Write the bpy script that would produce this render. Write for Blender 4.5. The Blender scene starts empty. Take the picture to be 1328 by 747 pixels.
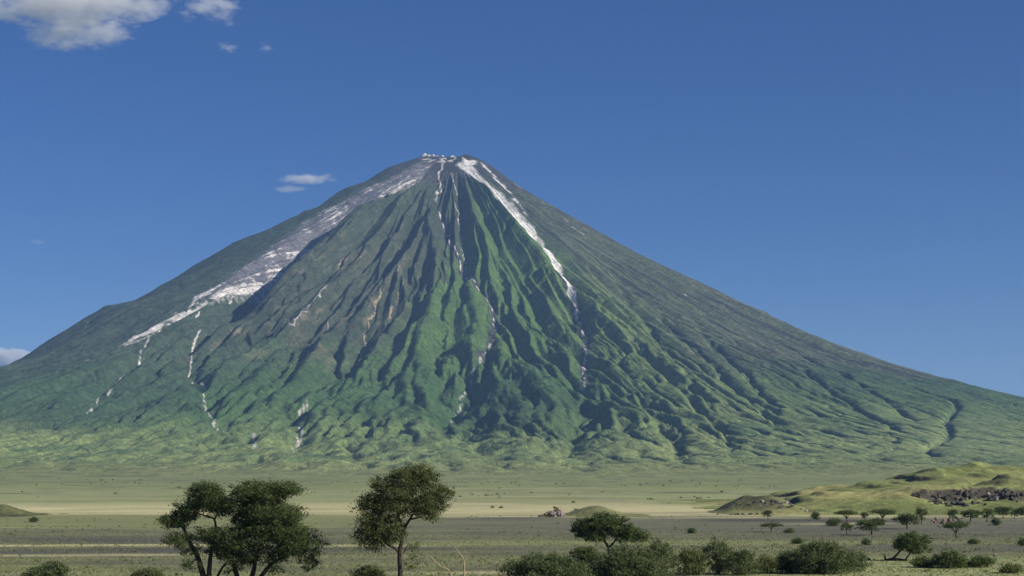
import bpy, math, random
import numpy as np

# ------------------------------------------------------------------ camera, sky, sun, exposure
scene = bpy.context.scene
COL = scene.collection
rng = np.random.default_rng(7)
random.seed(7)

CAM_H = 12.0
cam_data = bpy.data.cameras.new("camera")
cam_data.sensor_width = 36.0
cam_data.lens = 62.35
cam_data.shift_y = 0.1894
cam_data.clip_start = 0.5
cam_data.clip_end = 90000.0
cam = bpy.data.objects.new("camera", cam_data)
cam.location = (0.0, 0.0, CAM_H)
cam.rotation_euler = (math.radians(90), 0.0, 0.0)
COL.objects.link(cam)
scene.camera = cam

SUN_AZ = math.radians(68.0)      # to the right of the direction behind the camera
SUN_EL = math.radians(32.0)
world = bpy.data.worlds.new("World")
scene.world = world
world.use_nodes = True
wn = world.node_tree
sky = wn.nodes.new("ShaderNodeTexSky")
sky.sky_type = 'NISHITA'
sky.sun_disc = False
sky.sun_elevation = SUN_EL
sky.sun_rotation = math.pi - SUN_AZ
sky.altitude = 2500.0
sky.air_density = 1.0
sky.dust_density = 0.0
sky.ozone_density = 6.0
bgn = wn.nodes["Background"]
bgn.inputs["Strength"].default_value = 0.061
hsv = wn.nodes.new("ShaderNodeHueSaturation")
hsv.inputs["Hue"].default_value = 0.513
hsv.inputs["Saturation"].default_value = 1.19
wn.links.new(sky.outputs[0], hsv.inputs["Color"])
wn.links.new(hsv.outputs[0], bgn.inputs["Color"])

sun_data = bpy.data.lights.new("sun", 'SUN')
sun_data.energy = 5.0
sun_data.angle = math.radians(0.53)
sun_data.color = (1.0, 0.93, 0.82)
sun = bpy.data.objects.new("sun", sun_data)
# a sun lamp shines along its local -Z: tip that axis to the opposite of the sun's direction
sun.rotation_euler = (math.pi / 2 - SUN_EL, 0.0, SUN_AZ)
COL.objects.link(sun)

vs = scene.view_settings
vs.view_transform = 'Standard'
vs.look = 'None'
vs.exposure = 0.25
vs.gamma = 1.0
vs.use_curve_mapping = False
scene.cycles.volume_bounces = 2
scene.cycles.max_bounces = 8
scene.cycles.diffuse_bounces = 4
scene.cycles.transparent_max_bounces = 16

# ------------------------------------------------------------------ helpers
def ss(a, b, x):
    t = np.clip((x - a) / (b - a), 0.0, 1.0)
    return t * t * (3 - 2 * t)

def _hash(ix, iy, seed):
    h = (ix.astype(np.uint32) * np.uint32(374761393)) ^ (iy.astype(np.uint32) * np.uint32(668265263)) ^ np.uint32((seed * 2246822519) & 0xffffffff)
    h = (h ^ (h >> np.uint32(13))) * np.uint32(1274126177)
    h = h ^ (h >> np.uint32(16))
    return (h & np.uint32(0xffff)).astype(np.float32) / 65535.0

def vnoise(x, y, seed=0):
    """value noise in -1..1"""
    x = np.asarray(x, dtype=np.float64); y = np.asarray(y, dtype=np.float64)
    fx = np.floor(x); fy = np.floor(y)
    ix = fx.astype(np.int64); iy = fy.astype(np.int64)
    tx = (x - fx).astype(np.float32); ty = (y - fy).astype(np.float32)
    tx = tx * tx * (3 - 2 * tx); ty = ty * ty * (3 - 2 * ty)
    a = _hash(ix, iy, seed); b = _hash(ix + 1, iy, seed)
    c = _hash(ix, iy + 1, seed); d = _hash(ix + 1, iy + 1, seed)
    return ((a + (b - a) * tx) * (1 - ty) + (c + (d - c) * tx) * ty) * 2 - 1

def fbm(x, y, seed=0, octaves=4, gain=0.5, lac=2.03):
    s = 0.0; a = 1.0; n = 0.0
    for k in range(octaves):
        s = s + a * vnoise(x, y, seed + 17 * k)
        n += a; a *= gain
        x = x * lac + 13.7; y = y * lac + 7.1
    return s / n

def mix(a, b, t):
    return a * (1 - t[..., None]) + np.asarray(b) * t[..., None]

def link(o, parent=None):
    COL.objects.link(o)
    if parent is not None:
        o.parent = parent
    return o

def tag(o, label=None, cat=None, group=None, kind=None):
    if label: o["label"] = label
    if cat: o["category"] = cat
    if group: o["group"] = group
    if kind: o["kind"] = kind
    return o

def raw_mesh(name, verts, quads=None, tris=None, smooth=False, color=None, cname="albedo"):
    """fast mesh from arrays; color is one RGB per vertex"""
    verts = np.asarray(verts, dtype=np.float32)
    me = bpy.data.meshes.new(name)
    parts = []
    if quads is not None and len(quads): parts.append((np.asarray(quads, dtype=np.int32), 4))
    if tris is not None and len(tris): parts.append((np.asarray(tris, dtype=np.int32), 3))
    nl = sum(p.size for p, k in parts); nf = sum(len(p) for p, k in parts)
    me.vertices.add(len(verts)); me.loops.add(nl); me.polygons.add(nf)
    me.vertices.foreach_set("co", verts.ravel())
    me.loops.foreach_set("vertex_index", np.concatenate([p.ravel() for p, k in parts]))
    tot = np.concatenate([np.full(len(p), k, dtype=np.int32) for p, k in parts])
    st = np.concatenate([[0], np.cumsum(tot)[:-1]]).astype(np.int32)
    me.polygons.foreach_set("loop_start", st)
    if smooth:
        me.polygons.foreach_set("use_smooth", np.ones(nf, dtype=bool))
    me.update(calc_edges=True)
    if color is not None:
        at = me.color_attributes.new(cname, 'FLOAT_COLOR', 'POINT')
        c4 = np.ones((len(verts), 4), dtype=np.float32)
        c4[:, :3] = color
        at.data.foreach_set("color", c4.ravel())
    return me

def grid_quads(nr, nc, wrap=False):
    i = np.arange(nr - 1)[:, None]; j = np.arange(nc if wrap else nc - 1)[None, :]
    j2 = (j + 1) % nc
    return np.stack([i * nc + j, (i + 1) * nc + j, (i + 1) * nc + j2, i * nc + j2], axis=-1).reshape(-1, 4)

def obj(name, me, mat=None, parent=None):
    o = bpy.data.objects.new(name, me)
    if mat is not None:
        me.materials.clear(); me.materials.append(mat)
    return link(o, parent)

def empty(name, loc=(0, 0, 0), rz=0.0, scale=None):
    o = bpy.data.objects.new(name, None)
    o.empty_display_size = 0.5
    o.location = loc; o.rotation_euler = (0, 0, rz)
    if scale is not None: o.scale = scale
    return link(o)

# ------------------------------------------------------------------ materials
def new_mat(name):
    m = bpy.data.materials.new(name); m.use_nodes = True
    nt = m.node_tree
    b = nt.nodes["Principled BSDF"]
    b.inputs["Roughness"].default_value = 0.9
    b.inputs["Specular IOR Level"].default_value = 0.15
    return m, nt, b

def noise_node(nt, scale, detail=4, rough=0.6, vec=None):
    n = nt.nodes.new("ShaderNodeTexNoise")
    n.inputs["Scale"].default_value = scale
    n.inputs["Detail"].default_value = detail
    n.inputs["Roughness"].default_value = rough
    if vec is not None: nt.links.new(vec, n.inputs["Vector"])
    return n

def ramp(nt, fac, stops):
    r = nt.nodes.new("ShaderNodeValToRGB")
    e = r.color_ramp.elements
    e[0].position, e[0].color = stops[0][0], (*stops[0][1], 1)
    e[1].position, e[1].color = stops[-1][0], (*stops[-1][1], 1)
    for p, c in stops[1:-1]:
        q = e.new(p); q.color = (*c, 1)
    nt.links.new(fac, r.inputs["Fac"])
    return r

def mul_color(nt, a, b, fac=1.0):
    m = nt.nodes.new("ShaderNodeMix"); m.data_type = 'RGBA'; m.blend_type = 'MULTIPLY'
    m.inputs["Factor"].default_value = fac
    nt.links.new(a, m.inputs[6]); nt.links.new(b, m.inputs[7])
    return m.outputs[2]

def terrain_mat(name, scales, lo, hi, bump_scale, bump_dist, bump_strength=0.6, combed=None):
    """albedo carried by the mesh, broken up by world-space noise, with fine relief"""
    m, nt, b = new_mat(name)
    at = nt.nodes.new("ShaderNodeAttribute"); at.attribute_name = "albedo"
    geo = nt.nodes.new("ShaderNodeNewGeometry")
    col = at.outputs["Color"]
    for k, (s, v) in enumerate(zip(scales, zip(lo, hi))):
        mp = nt.nodes.new("ShaderNodeMapping")
        mp.inputs["Scale"].default_value = s
        nt.links.new(geo.outputs["Position"], mp.inputs["Vector"])
        n = noise_node(nt, 1.0, 5, 0.62, mp.outputs["Vector"])
        r = ramp(nt, n.outputs["Fac"], [(0.3, v[0]), (0.7, v[1])])
        col = mul_color(nt, col, r.outputs["Color"])
    nt.links.new(col, b.inputs["Base Color"])
    n = noise_node(nt, bump_scale, 5, 0.6, geo.outputs["Position"])
    bp = nt.nodes.new("ShaderNodeBump")
    bp.inputs["Strength"].default_value = bump_strength
    bp.inputs["Distance"].default_value = bump_dist
    nt.links.new(n.outputs["Fac"], bp.inputs["Height"])
    nrm = bp.outputs["Normal"]
    if combed:
        ad = nt.nodes.new("ShaderNodeAttribute"); ad.attribute_name = "downhill"
        for sx, sy, dist in combed:
            mp = nt.nodes.new("ShaderNodeMapping"); mp.inputs["Scale"].default_value = (sx, sy, 1)
            nt.links.new(ad.outputs["Vector"], mp.inputs["Vector"])
            n = noise_node(nt, 1.0, 4, 0.6, mp.outputs["Vector"])
            b2 = nt.nodes.new("ShaderNodeBump")
            b2.inputs["Strength"].default_value = 0.8; b2.inputs["Distance"].default_value = dist
            nt.links.new(n.outputs["Fac"], b2.inputs["Height"]); nt.links.new(nrm, b2.inputs["Normal"])
            nrm = b2.outputs["Normal"]
    nt.links.new(nrm, b.inputs["Normal"])
    return m

def plain_mat(name, color, var=0.25, scale=2.0, rough=0.9, bump=0.0, bscale=3.0):
    m, nt, b = new_mat(name)
    b.inputs["Roughness"].default_value = rough
    tc = nt.nodes.new("ShaderNodeTexCoord")
    n = noise_node(nt, scale, 5, 0.65, tc.outputs["Object"])
    c = np.array(color)
    r = ramp(nt, n.outputs["Fac"], [(0.28, tuple(c * (1 - var))), (0.72, tuple(np.minimum(c * (1 + var), 1)))])
    nt.links.new(r.outputs["Color"], b.inputs["Base Color"])
    if bump:
        n2 = noise_node(nt, bscale, 6, 0.65, tc.outputs["Object"])
        bp = nt.nodes.new("ShaderNodeBump")
        bp.inputs["Strength"].default_value = 0.7; bp.inputs["Distance"].default_value = bump
        nt.links.new(n2.outputs["Fac"], bp.inputs["Height"]); nt.links.new(bp.outputs["Normal"], b.inputs["Normal"])
    return m

def leaf_mat(name, color, trans=0.3):
    m = bpy.data.materials.new(name); m.use_nodes = True
    nt = m.node_tree
    for n in list(nt.nodes): nt.nodes.remove(n)
    out = nt.nodes.new("ShaderNodeOutputMaterial")
    at = nt.nodes.new("ShaderNodeAttribute"); at.attribute_name = "albedo"
    rgb = nt.nodes.new("ShaderNodeRGB"); rgb.outputs[0].default_value = (*color, 1)
    col = mul_color(nt, at.outputs["Color"], rgb.outputs[0])
    d = nt.nodes.new("ShaderNodeBsdfDiffuse"); t = nt.nodes.new("ShaderNodeBsdfTranslucent")
    nt.links.new(col, d.inputs["Color"]); nt.links.new(col, t.inputs["Color"])
    mx = nt.nodes.new("ShaderNodeMixShader"); mx.inputs[0].default_value = trans
    nt.links.new(d.outputs[0], mx.inputs[1]); nt.links.new(t.outputs[0], mx.inputs[2])
    nt.links.new(mx.outputs[0], out.inputs["Surface"])
    return m

M_VOLCANO = terrain_mat("volcano_slope", [(0.012, 0.012, 0.012), (0.06, 0.06, 0.06), (0.2, 0.2, 0.2)],
                        [(0.70, 0.72, 0.74), (0.50, 0.53, 0.52), (0.5, 0.52, 0.52)], [(1.28, 1.25, 1.2), (1.5, 1.45, 1.45), (1.5, 1.48, 1.45)], 0.035, 4.0, 0.6, [(2.2, 0.45, 10.0), (6.0, 1.3, 4.0)])
M_PLAIN = terrain_mat("plain_ground", [(0.02, 0.08, 0.05), (0.35, 0.9, 0.5), (1.6, 1.6, 1.6)],
                      [(0.78, 0.78, 0.80), (0.7, 0.72, 0.7), (0.65, 0.67, 0.65)], [(1.2, 1.2, 1.15), (1.3, 1.28, 1.25), (1.3, 1.3, 1.3)], 0.9, 0.5, 0.6)
M_HILL = terrain_mat("hill_ground", [(0.05, 0.05, 0.05), (0.45, 0.45, 0.45)],
                     [(0.78, 0.78, 0.78), (0.65, 0.67, 0.65)], [(1.2, 1.2, 1.15), (1.3, 1.28, 1.25)], 0.35, 1.2, 0.7)
M_BARK = plain_mat("acacia_bark", (0.055, 0.045, 0.036), 0.4, 3.0, 0.95, 0.03, 9.0)
M_LEAF = leaf_mat("acacia_leaf", (0.125, 0.172, 0.068), 0.5)
M_LEAF_O = leaf_mat("olive_leaf", (0.150, 0.182, 0.074), 0.5)
M_BUSH = leaf_mat("bush_leaf", (0.140, 0.182, 0.082), 0.5)
M_TWIG = plain_mat("dry_twig", (0.34, 0.28, 0.18), 0.3, 5.0)
M_ROCK_D = plain_mat("dark_basalt", (0.075, 0.070, 0.068), 0.45, 0.8, 0.95, 0.15, 2.0)
M_ROCK_P = plain_mat("pale_rock", (0.30, 0.27, 0.25), 0.3, 0.9, 0.95, 0.1, 2.5)
M_ROCK_R = plain_mat("rust_rock", (0.19, 0.132, 0.105), 0.35, 0.9, 0.95, 0.1, 2.5)
M_ROCK_B = plain_mat("brown_rock", (0.20, 0.15, 0.085), 0.35, 0.9, 0.95, 0.1, 2.5)
M_GRASS = leaf_mat("grass_blade", (0.24, 0.255, 0.115), 0.3)

# ------------------------------------------------------------------ the lie of the land
XS, YS = -290.0, 9000.0        # the volcano's axis
RL = [0,120,196,274,352,470,587,744,802,978,1135,1291,1428,1565,1624,1741,1839,1956,2133,2309,2900,3500,4100,4700,5200,5600,9000]
HL = [1652, 1645, 1642, 1616, 1584, 1504, 1462, 1344, 1326, 1227, 1159, 1056, 960, 881, 850, 814, 754, 674, 549, 455, 298, 190, 116, 68, 44, 30, 30]
RR = [0,60,137,215,294,430,587,783,1018,1213,1409,1604,1800,1996,2191,2387,2583,2888,3500,4100,4700,5200,5600,9000]
HR = [1652, 1660, 1640, 1591, 1528, 1433, 1339, 1218, 1078, 984, 886, 793, 700, 610, 539, 474, 424, 363, 236, 146, 82, 46, 30, 30]
RF = [0,100,160,300,500,1000,1500,2000,2500,3000,3500,4000,4500,5000,5600,9000]
HF = [1654,1648,1622,1545,1432,1168,912,690,500,345,225,145,90,55,30,30]
RO = [5600, 6000, 6500, 7200, 7900, 8300]
HO = [30, 20, 13, 7, 2, 0]

def base_height(th, r):
    wl = ss(-22, -78, th); wr = ss(22, 78, th); back = ss(95, 150, np.abs(th))
    l = np.interp(r, RL, HL); q = np.interp(r, RR, HR); f = np.interp(r, RF, HF)
    h = f * (1 - wl - wr) + l * wl + q * wr
    h = h * (1 - back) + back * 0.5 * (l + q)
    return np.where(r > 5600, np.interp(r, RO, HO), h)

def ground_height(x, y):
    x = np.asarray(x, float); y = np.asarray(y, float)
    r = np.hypot(x - XS, y - YS)
    z = np.where(r > 5600, np.interp(r, RO, HO), 30 - (5600 - r) * 0.15)
    z = np.maximum(z, -40)
    z = z + 0.16 * fbm(x / 38.0, y / 30.0, 3, 4) * ss(150, 260, y)
    d = np.hypot(x, y)
    z = z + 10.4 * np.exp(-(d / 92.0) ** 2)                  # the rise the viewer stands on
    return z

def lateral(th2, r1, pts):
    """signed distance in metres across the slope from a line that runs downhill, and how far along it lies (0..1, outside <0 or >1)"""
    p = np.array(sorted(pts, key=lambda q: q[1]))
    c = np.interp(r1, p[:, 1], p[:, 0])
    d = np.radians(th2 - c[:, None]) * r1[:, None]
    u = (r1 - p[0, 1]) / (p[-1, 1] - p[0, 1])
    return d, u

# lines running down the volcano: (bearing in degrees from the axis, metres from the axis)
STREAK = [(34,150),(14,230),(19.1,431),(21.8,676),(22.5,942),(21.2,1180),(19.4,1460),(18.2,1691),(16.9,1894),(15.3,2139),(13.4,2419),(11.5,2741),(9.3,3196),(6.7,3959),(4.9,4800)]
CENTER = [(-14.9,172),(-6.8,491),(-5.1,709),(-0.2,974),(2.2,1205),(3.8,1465),(5.6,1720),(6.4,1932),(5.7,2233),(4.5,2528),(3.1,2792),(2.3,3007),(1.6,3427),(2.2,3935),(3.0,4670)]
VALLEY = [(-35,694),(-33.5,945),(-32.3,1142),(-30.2,1393),(-28.0,1666),(-25.6,1909),(-23.0,2184)]
STREAM_L = [(-24.1,2230),(-22.4,2431),(-19.6,2662),(-16.6,2894),(-14.1,3079),(-10.4,3560),(-7.6,3928)]
STREAM_L2 = [(-29.2,2227),(-26.9,2460),(-24.0,2698),(-22.0,2980),(-19.0,3390),(-17.0,3811)]
STREAM_M = [(-6.4,3298),(-6.3,3483),(-4.6,3933),(-3.0,4670)]
STREAM_S = [(-6.7,3931),(-5.6,4200),(-4.7,4493)]
# (line, depth, half width)
GULLIES = [
    (STREAK, 46, 55), (CENTER, 60, 60), 
    (STREAM_L, 22, 40), (STREAM_L2, 12, 30), (STREAM_M, 18, 30), (STREAM_S, 12, 30),
    ([(-0.5,446),(2.4,789),(3.4,1020),(4.0,1421)], 18, 25),
    ([(-6.8,973),(-3.0,1338),(-2.6,1798),(-3.3,2081),(-3.6,2381)], 42, 38),
    ([(1.9,1337),(0.5,1704),(0.6,2382),(0.0,2614),(-0.4,3036)], 40, 38),
    ([(-20.2,722),(-15.6,1144),(-12.1,1497),(-10.0,1972),(-8.5,2376),(-6.4,2918),(-5.5,3299)], 50, 48),
    ([(-19.8,954),(-16.1,1449),(-14.1,1734),(-13.1,2063),(-12.0,2370),(-10.1,2804)], 46, 46),
    ([(-25.7,1123),(-20.5,1480),(-19.1,1814),(-18.5,2099),(-17.4,2354)], 44, 46),
    ([(-9.4,1287),(-8.4,1698),(-7.5,1975),(-6.9,2230),(-5.7,2645)], 34, 34),
    ([(-6.3,1334),(-5.4,1605),(-5.7,1976),(-5.1,2283),(-5.3,2527)], 26, 30),
    ([(12.2,1058),(12.0,1413),(11.7,1832),(10.9,2173),(11.2,2465)], 40, 34),
    ([(7.3,1246),(9.0,1460),(8.4,1793),(9.3,2278),(9.9,2806)], 36, 34),
    ([(14.6,1250),(14.2,1700),(13.0,2050),(12.0,2500)], 26, 30),
    ([(75.7,283),(32.6,911),(28.8,1541),(24.0,2425),(19.6,3258),(17.4,3719),(17.1,4104)], 15, 20),
    ([(43.8,612),(41.0,1174),(38.7,1721),(37.4,2261),(33.0,2839),(26.1,3674)], 12, 18),
    ([(41,980),(41.7,1403),(42.5,1880),(41.9,2389),(37.3,2945),(36.2,3209),(28.9,3566),(19.3,4336),(15.1,4961)], 16, 21),
    ([(28.9,1281),(22.8,2133),(17.9,2995),(15.3,3540)], 12, 16),
    ([(19.1,2148),(17.4,2783),(15.8,3273),(9.7,4822)], 15, 18),
    ([(15.5,2359),(14.0,3010),(11.0,3921),(7.7,4983)], 15, 18),
    ([(30.7,2613),(27.4,3090),(25.0,3490),(22.0,3963)], 14, 18),
    ([(27.1,2216),(24.1,2756),(18.9,3521)], 15, 18),
]

# ------------------------------------------------------------------ volcano
def smooth_cols(a, n):
    """box blur along the bearing, three passes, wrapping round"""
    for _ in range(3):
        p = np.concatenate([a[:, -n:], a, a[:, :n]], axis=1)
        c = np.cumsum(np.concatenate([np.zeros((a.shape[0], 1)), p], axis=1), axis=1)
        a = (c[:, 2 * n + 1:] - c[:, :-2 * n - 1]) / (2 * n + 1)
    return a

RILL = 0.35
def volcano():
    th = np.concatenate([np.arange(-52, 52, 0.105), np.arange(52, 110, 0.36), np.arange(110, 250, 2.5), np.arange(250, 308, 0.36)])
    th = np.where(th > 180, th - 360, th)
    th = np.sort(th)
    r = np.concatenate([np.arange(4, 3200, 7.0), np.arange(3200, 4600, 11.0), np.arange(4600, 6010, 20.0)])
    nr, nc = len(r), len(th)
    TH = np.broadcast_to(th[None, :], (nr, nc)).astype(float)
    R = np.broadcast_to(r[:, None], (nr, nc)).astype(float)
    X = XS + R * np.sin(np.radians(TH)); Y = YS - R * np.cos(np.radians(TH))
    H = base_height(TH, R)
    # broad ribs of the cone
    warp = 5.0 * fbm(TH / 14.0, R / 900.0, 5, 2)
    rib = fbm((TH + warp) / 7.0, R / 2600.0, 11, 3)
    H = H + 26 * rib * ss(350, 1200, R) * ss(4300, 2600, R)
    # the ridge that stands over the shadowed valley and the ridge left of the pale gully
    MAC = np.zeros_like(H)
    for pts, amp, w in (([(-15.4,600),(-23.3,991),(-23.9,1257),(-21.5,1569),(-19.0,1951),(-16.5,2259)], 100, 120),
                        ([(16.5,420),(16.5,700),(15.5,1000),(16.5,1300),(14.5,1800)], 26, 80),
                        ([(-46,300),(-46,800),(-38,1250),(-33,1700),(-30,2300)], 20, 170),
                        ([(3.5,1750),(3.6,2100),(3.0,2500),(3.5,3000)], 26, 90)):
        d, u = lateral(TH, r, pts)
        f = amp * np.exp(-(d / w) ** 2) * (ss(-0.15, 0.25, u) * ss(1.15, 0.7, u))[:, None]
        if amp > 60: MAC += f
        else: H = H + f
    d, u = lateral(TH, r, VALLEY)
    MAC -= 125 * np.exp(-(d / 110.0) ** 2) * (ss(-0.1, 0.3, u) * ss(1.12, 0.7, u))[:, None]
    wob = 30 * fbm(X / 120.0, Y / 120.0, 21, 4)
    for pts, dep, w in GULLIES:
        d, u = lateral(TH, r, pts)
        sel = (u > -0.12) & (u < 1.12)
        dd = np.abs(d[sel] + wob[sel])
        prof = np.where(dd < w, 1 - dd / w, 0.0) ** 0.85
        H[sel] -= dep * 0.5 * prof * (ss(-0.1, 0.25, u[sel]) * ss(1.12, 0.75, u[sel]))[:, None]
    hum = fbm(X / 320.0, Y / 230.0, 41, 4, 0.42)
    H = H + 14 * np.abs(hum) * ss(3300, 4300, R) * ss(5900, 5000, R)
    # running water: flow is followed row by row down the cone and cuts where it gathers,
    # then the walls slump back to the angle they can hold; once for valleys, once for rills
    dr = np.diff(r)
    lat = np.radians(np.abs(np.diff(th, append=th[0] + 360)))
    lw = (lat + np.roll(lat, 1)) / 2
    cols = np.arange(nc)
    shifts = [(k, (cols + k) % nc) for k in (-3, -2, -1, 0, 1, 2, 3)]
    step = lat[None, :] * r[:, None]
    def erode(h, talus, iters, incise, cap, soft):
        wd = np.clip((soft / (lw[None, :] * r[:, None])) ** 2, 0, 1) * 0.2
        h = h.copy()
        A = np.empty_like(h); REC = np.empty((nr, nc), dtype=np.int32); DX = np.empty_like(h)
        for it in range(iters):
            a = r[0] * lw * 7.0
            for i in range(nr):
                A[i] = a
                if i == nr - 1: break
                best = np.full(nc, -1e9); rec = cols; dx = np.full(nc, dr[i])
                for k, js in shifts:
                    dist = np.hypot(dr[i], k * lw * r[i])
                    s = (h[i] - h[i + 1][js]) / dist
                    m = s > best
                    best = np.where(m, s, best); rec = np.where(m, js, rec); dx = np.where(m, dist, dx)
                REC[i] = rec; DX[i] = dx
                a = np.bincount(rec, weights=a, minlength=nc) + r[i + 1] * lw * dr[i]
            for i in range(nr - 2, -1, -1):
                F = incise * np.sqrt(np.minimum(A[i], cap) / 2000.0) * 7.0 / DX[i]
                hr = h[i + 1][REC[i]]
                h[i] = np.where(hr < h[i], (h[i] + F * hr) / (1 + F), h[i])
            h = h + wd * (np.roll(h, 1, axis=1) + np.roll(h, -1, axis=1) - 2 * h)
            for j in range(1, nc):
                h[:, j] = np.minimum(h[:, j], h[:, j - 1] + talus[:, j] * step[:, j - 1])
            for j in range(nc - 2, -1, -1):
                h[:, j] = np.minimum(h[:, j], h[:, j + 1] + talus[:, j] * step[:, j])
        return h, A
    middle = ss(-37, -28, TH) * ss(24, 17, TH)
    fade = ss(150, 520, R) * ss(5700, 5100, R)
    E0 = H + 7.0 * fbm(X / 60.0, Y / 60.0, 31, 4) + rng.normal(0, 0.6, H.shape)
    T1 = np.maximum((0.34 + 0.20 * middle + 0.08 * fbm(X / 160.0, Y / 160.0, 33, 3)) * (0.35 + 0.65 * ss(5000, 3300, R)), 0.1)
    h1, A1 = erode(E0, T1, 8, 0.16, 1e9, 3.0)
    cut = E0 - h1
    cut = cut - smooth_cols(cut, 60)
    cut = 30.0 * np.tanh(cut / 30.0)
    Z = H - cut * fade * (0.7 + 0.3 * middle) * (1 - 0.6 * ss(10.5, 15, TH) * ss(1700, 2400, R))
    tw = TH + 1.6 * fbm(TH / 5.0, R / 700.0, 36, 3) + 0.35 * fbm(TH / 1.2, R / 160.0, 38, 2)
    amp = (0.30 + 0.28 * ss(20, 28, TH) + 0.70 * middle) * ss(250, 900, R)
    apron = ss(10.5, 15, TH) * ss(60, 40, TH) * ss(1700, 2400, R)
    amp = amp * (1 - 0.62 * apron)
    rl = (30 * np.abs(vnoise(tw / 2.3, R / 1100.0, 391)) * ss(3900, 2700, R)
          + 21 * np.abs(vnoise(tw / 1.05 + 9, R / 620.0, 392)) * ss(4200, 3200, R)
          + (12 + 5 * ss(2000, 2600, R)) * np.abs(vnoise(tw / 0.5 + 5, R / 330.0, 393)) * (0.2 + 0.8 * ss(4500, 3500, R))
          + 8 * np.abs(vnoise(tw / 0.24 + 2, R / 200.0, 394)) * ss(1500, 2300, R) * (0.3 + 0.7 * ss(4600, 3800, R)))
    E1 = Z + rl * amp * 2.6 + 1.5 * fbm(X / 40.0, Y / 40.0, 35, 3)
    T2 = np.maximum((0.82 + 0.42 * middle) * (0.5 + 0.5 * ss(5000, 3300, R)), 0.1)
    h2, A = erode(E1, T2, 8, RILL, 20000.0, 0.7)
    cut2 = Z - h2
    cut2 = cut2 - smooth_cols(cut2, 70)
    cut2 = 40.0 * np.tanh(cut2 / 40.0)
    strength = fade * (0.55 + 0.45 * middle) * (0.8 + 0.4 * ss(-0.4, 0.5, fbm(X / 420.0, Y / 420.0, 37, 3)))
    Z = Z - cut2 * strength * 1.0 + MAC
    cut = cut2 * 1.3 + 0.35 * cut
    # channels at the foot are cut narrow and steep
    LINES = [g[0] for g in GULLIES[17:]] + [
        [(-2.0,3300),(-1.2,3900),(-1.5,4500),(-0.6,5100)], [(4.5,3500),(5.0,4100),(6.2,4700),(6.0,5200)], [(8.6,3000),(9.5,3600),(8.8,4300),(9.6,5000)],
        [(-11.5,3100),(-10.2,3700),(-9.6,4400)], [(-15.5,3000),(-14.5,3600),(-13.2,4300)], [(12.8,3100),(13.2,3800),(12.0,4500),(12.6,5200)],
        [(17.5,3300),(16.8,4000),(18.0,4700)], [(22.5,3200),(20.8,3900),(20.2,4700)], [(26.5,3000),(24.5,3700),(23.8,4400)]]
    nb = fbm(X / 70.0, Y / 70.0, 62, 4)
    for pts in LINES:
        d, u = lateral(TH, r, pts)
        sel = (u > -0.02) & (u < 1.02)
        Z[sel] -= 11 * np.exp(-((d[sel] + 24 * nb[sel]) / 11.0) ** 2) * (ss(0.0, 0.15, u[sel]) * ss(1.0, 0.85, u[sel]))[:, None] * ss(1500, 2400, R[sel])
    chan = ss(3.9, 4.5, np.log10(A))
    chan = np.maximum(chan, 0.75 * np.maximum(np.roll(chan, 1, axis=1), np.roll(chan, -1, axis=1)))
    brk = ss(-0.45, 0.15, fbm(X / 150.0, Y / 150.0, 45, 3))
    Z = Z - 9 * chan * brk * ss(2000, 2900, R) * ss(5700, 5200, R)
    # hummocks at the foot
    Z = Z + 2.2 * fbm(X / 28.0, Y / 28.0, 43, 3) * ss(200, 500, R) * ss(5600, 5000, R)
    # crater: broken rim, sunken floor, little spatter cones
    rimn = fbm(TH / 9.0, R / 60.0, 51, 3)
    Z = Z + 9 * rimn * np.exp(-((R - 175) / 60) ** 2) - 6 * ss(150, 60, R) + 8 * ss(120, 175, np.abs(TH)) * np.exp(-((R - 190) / 70) ** 2)
    for hx, hy, hh, hw in ((-150, -60, 26, 16), (-128, -75, 18, 12), (-104, -70, 22, 11), (-60, -110, 12, 14), (-85, -95, 14, 10), (-10, -120, 12, 14), (40, -30, 12, 70), (60, -20, 7, 40)):
        Z = Z + hh * np.exp(-(((X - XS - hx) ** 2 + (Y - YS - hy) ** 2) / hw ** 2))
    Z = np.where(R > 5800, Z + 1.5 - (R - 5800) * 0.03, Z + 1.5 * ss(5400, 5800, R))

    # ---------------- what covers the slopes
    logA = np.log10(A)
    n1 = fbm(X / 330.0, Y / 330.0, 61, 4); n2 = fbm(X / 70.0, Y / 70.0, 62, 4); n3 = fbm(X / 22.0, Y / 22.0, 63, 3)
    stria = fbm((TH + 1.2 * n1) * 1.9, R / 800.0, 64, 4)
    stria2 = fbm(TH * 4.5, R / 260.0, 65, 3)
    rib_up = ss(2, 14, -cut * strength)             # ridge tops between gullies
    bed = ss(2, 12, cut * strength)
    GREEN = np.array([0.068, 0.126, 0.035]); DEEP = np.array([0.030, 0.068, 0.030]); OLIVE = np.array([0.070, 0.082, 0.044])
    GREY = np.array([0.098, 0.097, 0.078]); ASH = np.array([0.050, 0.049, 0.055]); WHITE = np.array([0.72, 0.70, 0.68])
    TAN = np.array([0.20, 0.17, 0.12]); YGREEN = np.array([0.118, 0.160, 0.052]); STRAW = np.array([0.36, 0.31, 0.15])
    C = np.zeros((nr, nc, 3)) + GREEN
    # left of centre: dull olive grey gullied ground, colour darkened further to deepen its shade
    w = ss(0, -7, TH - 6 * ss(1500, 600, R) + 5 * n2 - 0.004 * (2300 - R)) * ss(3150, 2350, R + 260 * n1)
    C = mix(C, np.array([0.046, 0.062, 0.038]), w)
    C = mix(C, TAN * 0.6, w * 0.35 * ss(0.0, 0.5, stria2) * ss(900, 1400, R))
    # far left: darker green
    w = ss(-20, -28, TH + 4 * n2 - 11 * ss(2000, 2700, R))
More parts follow.
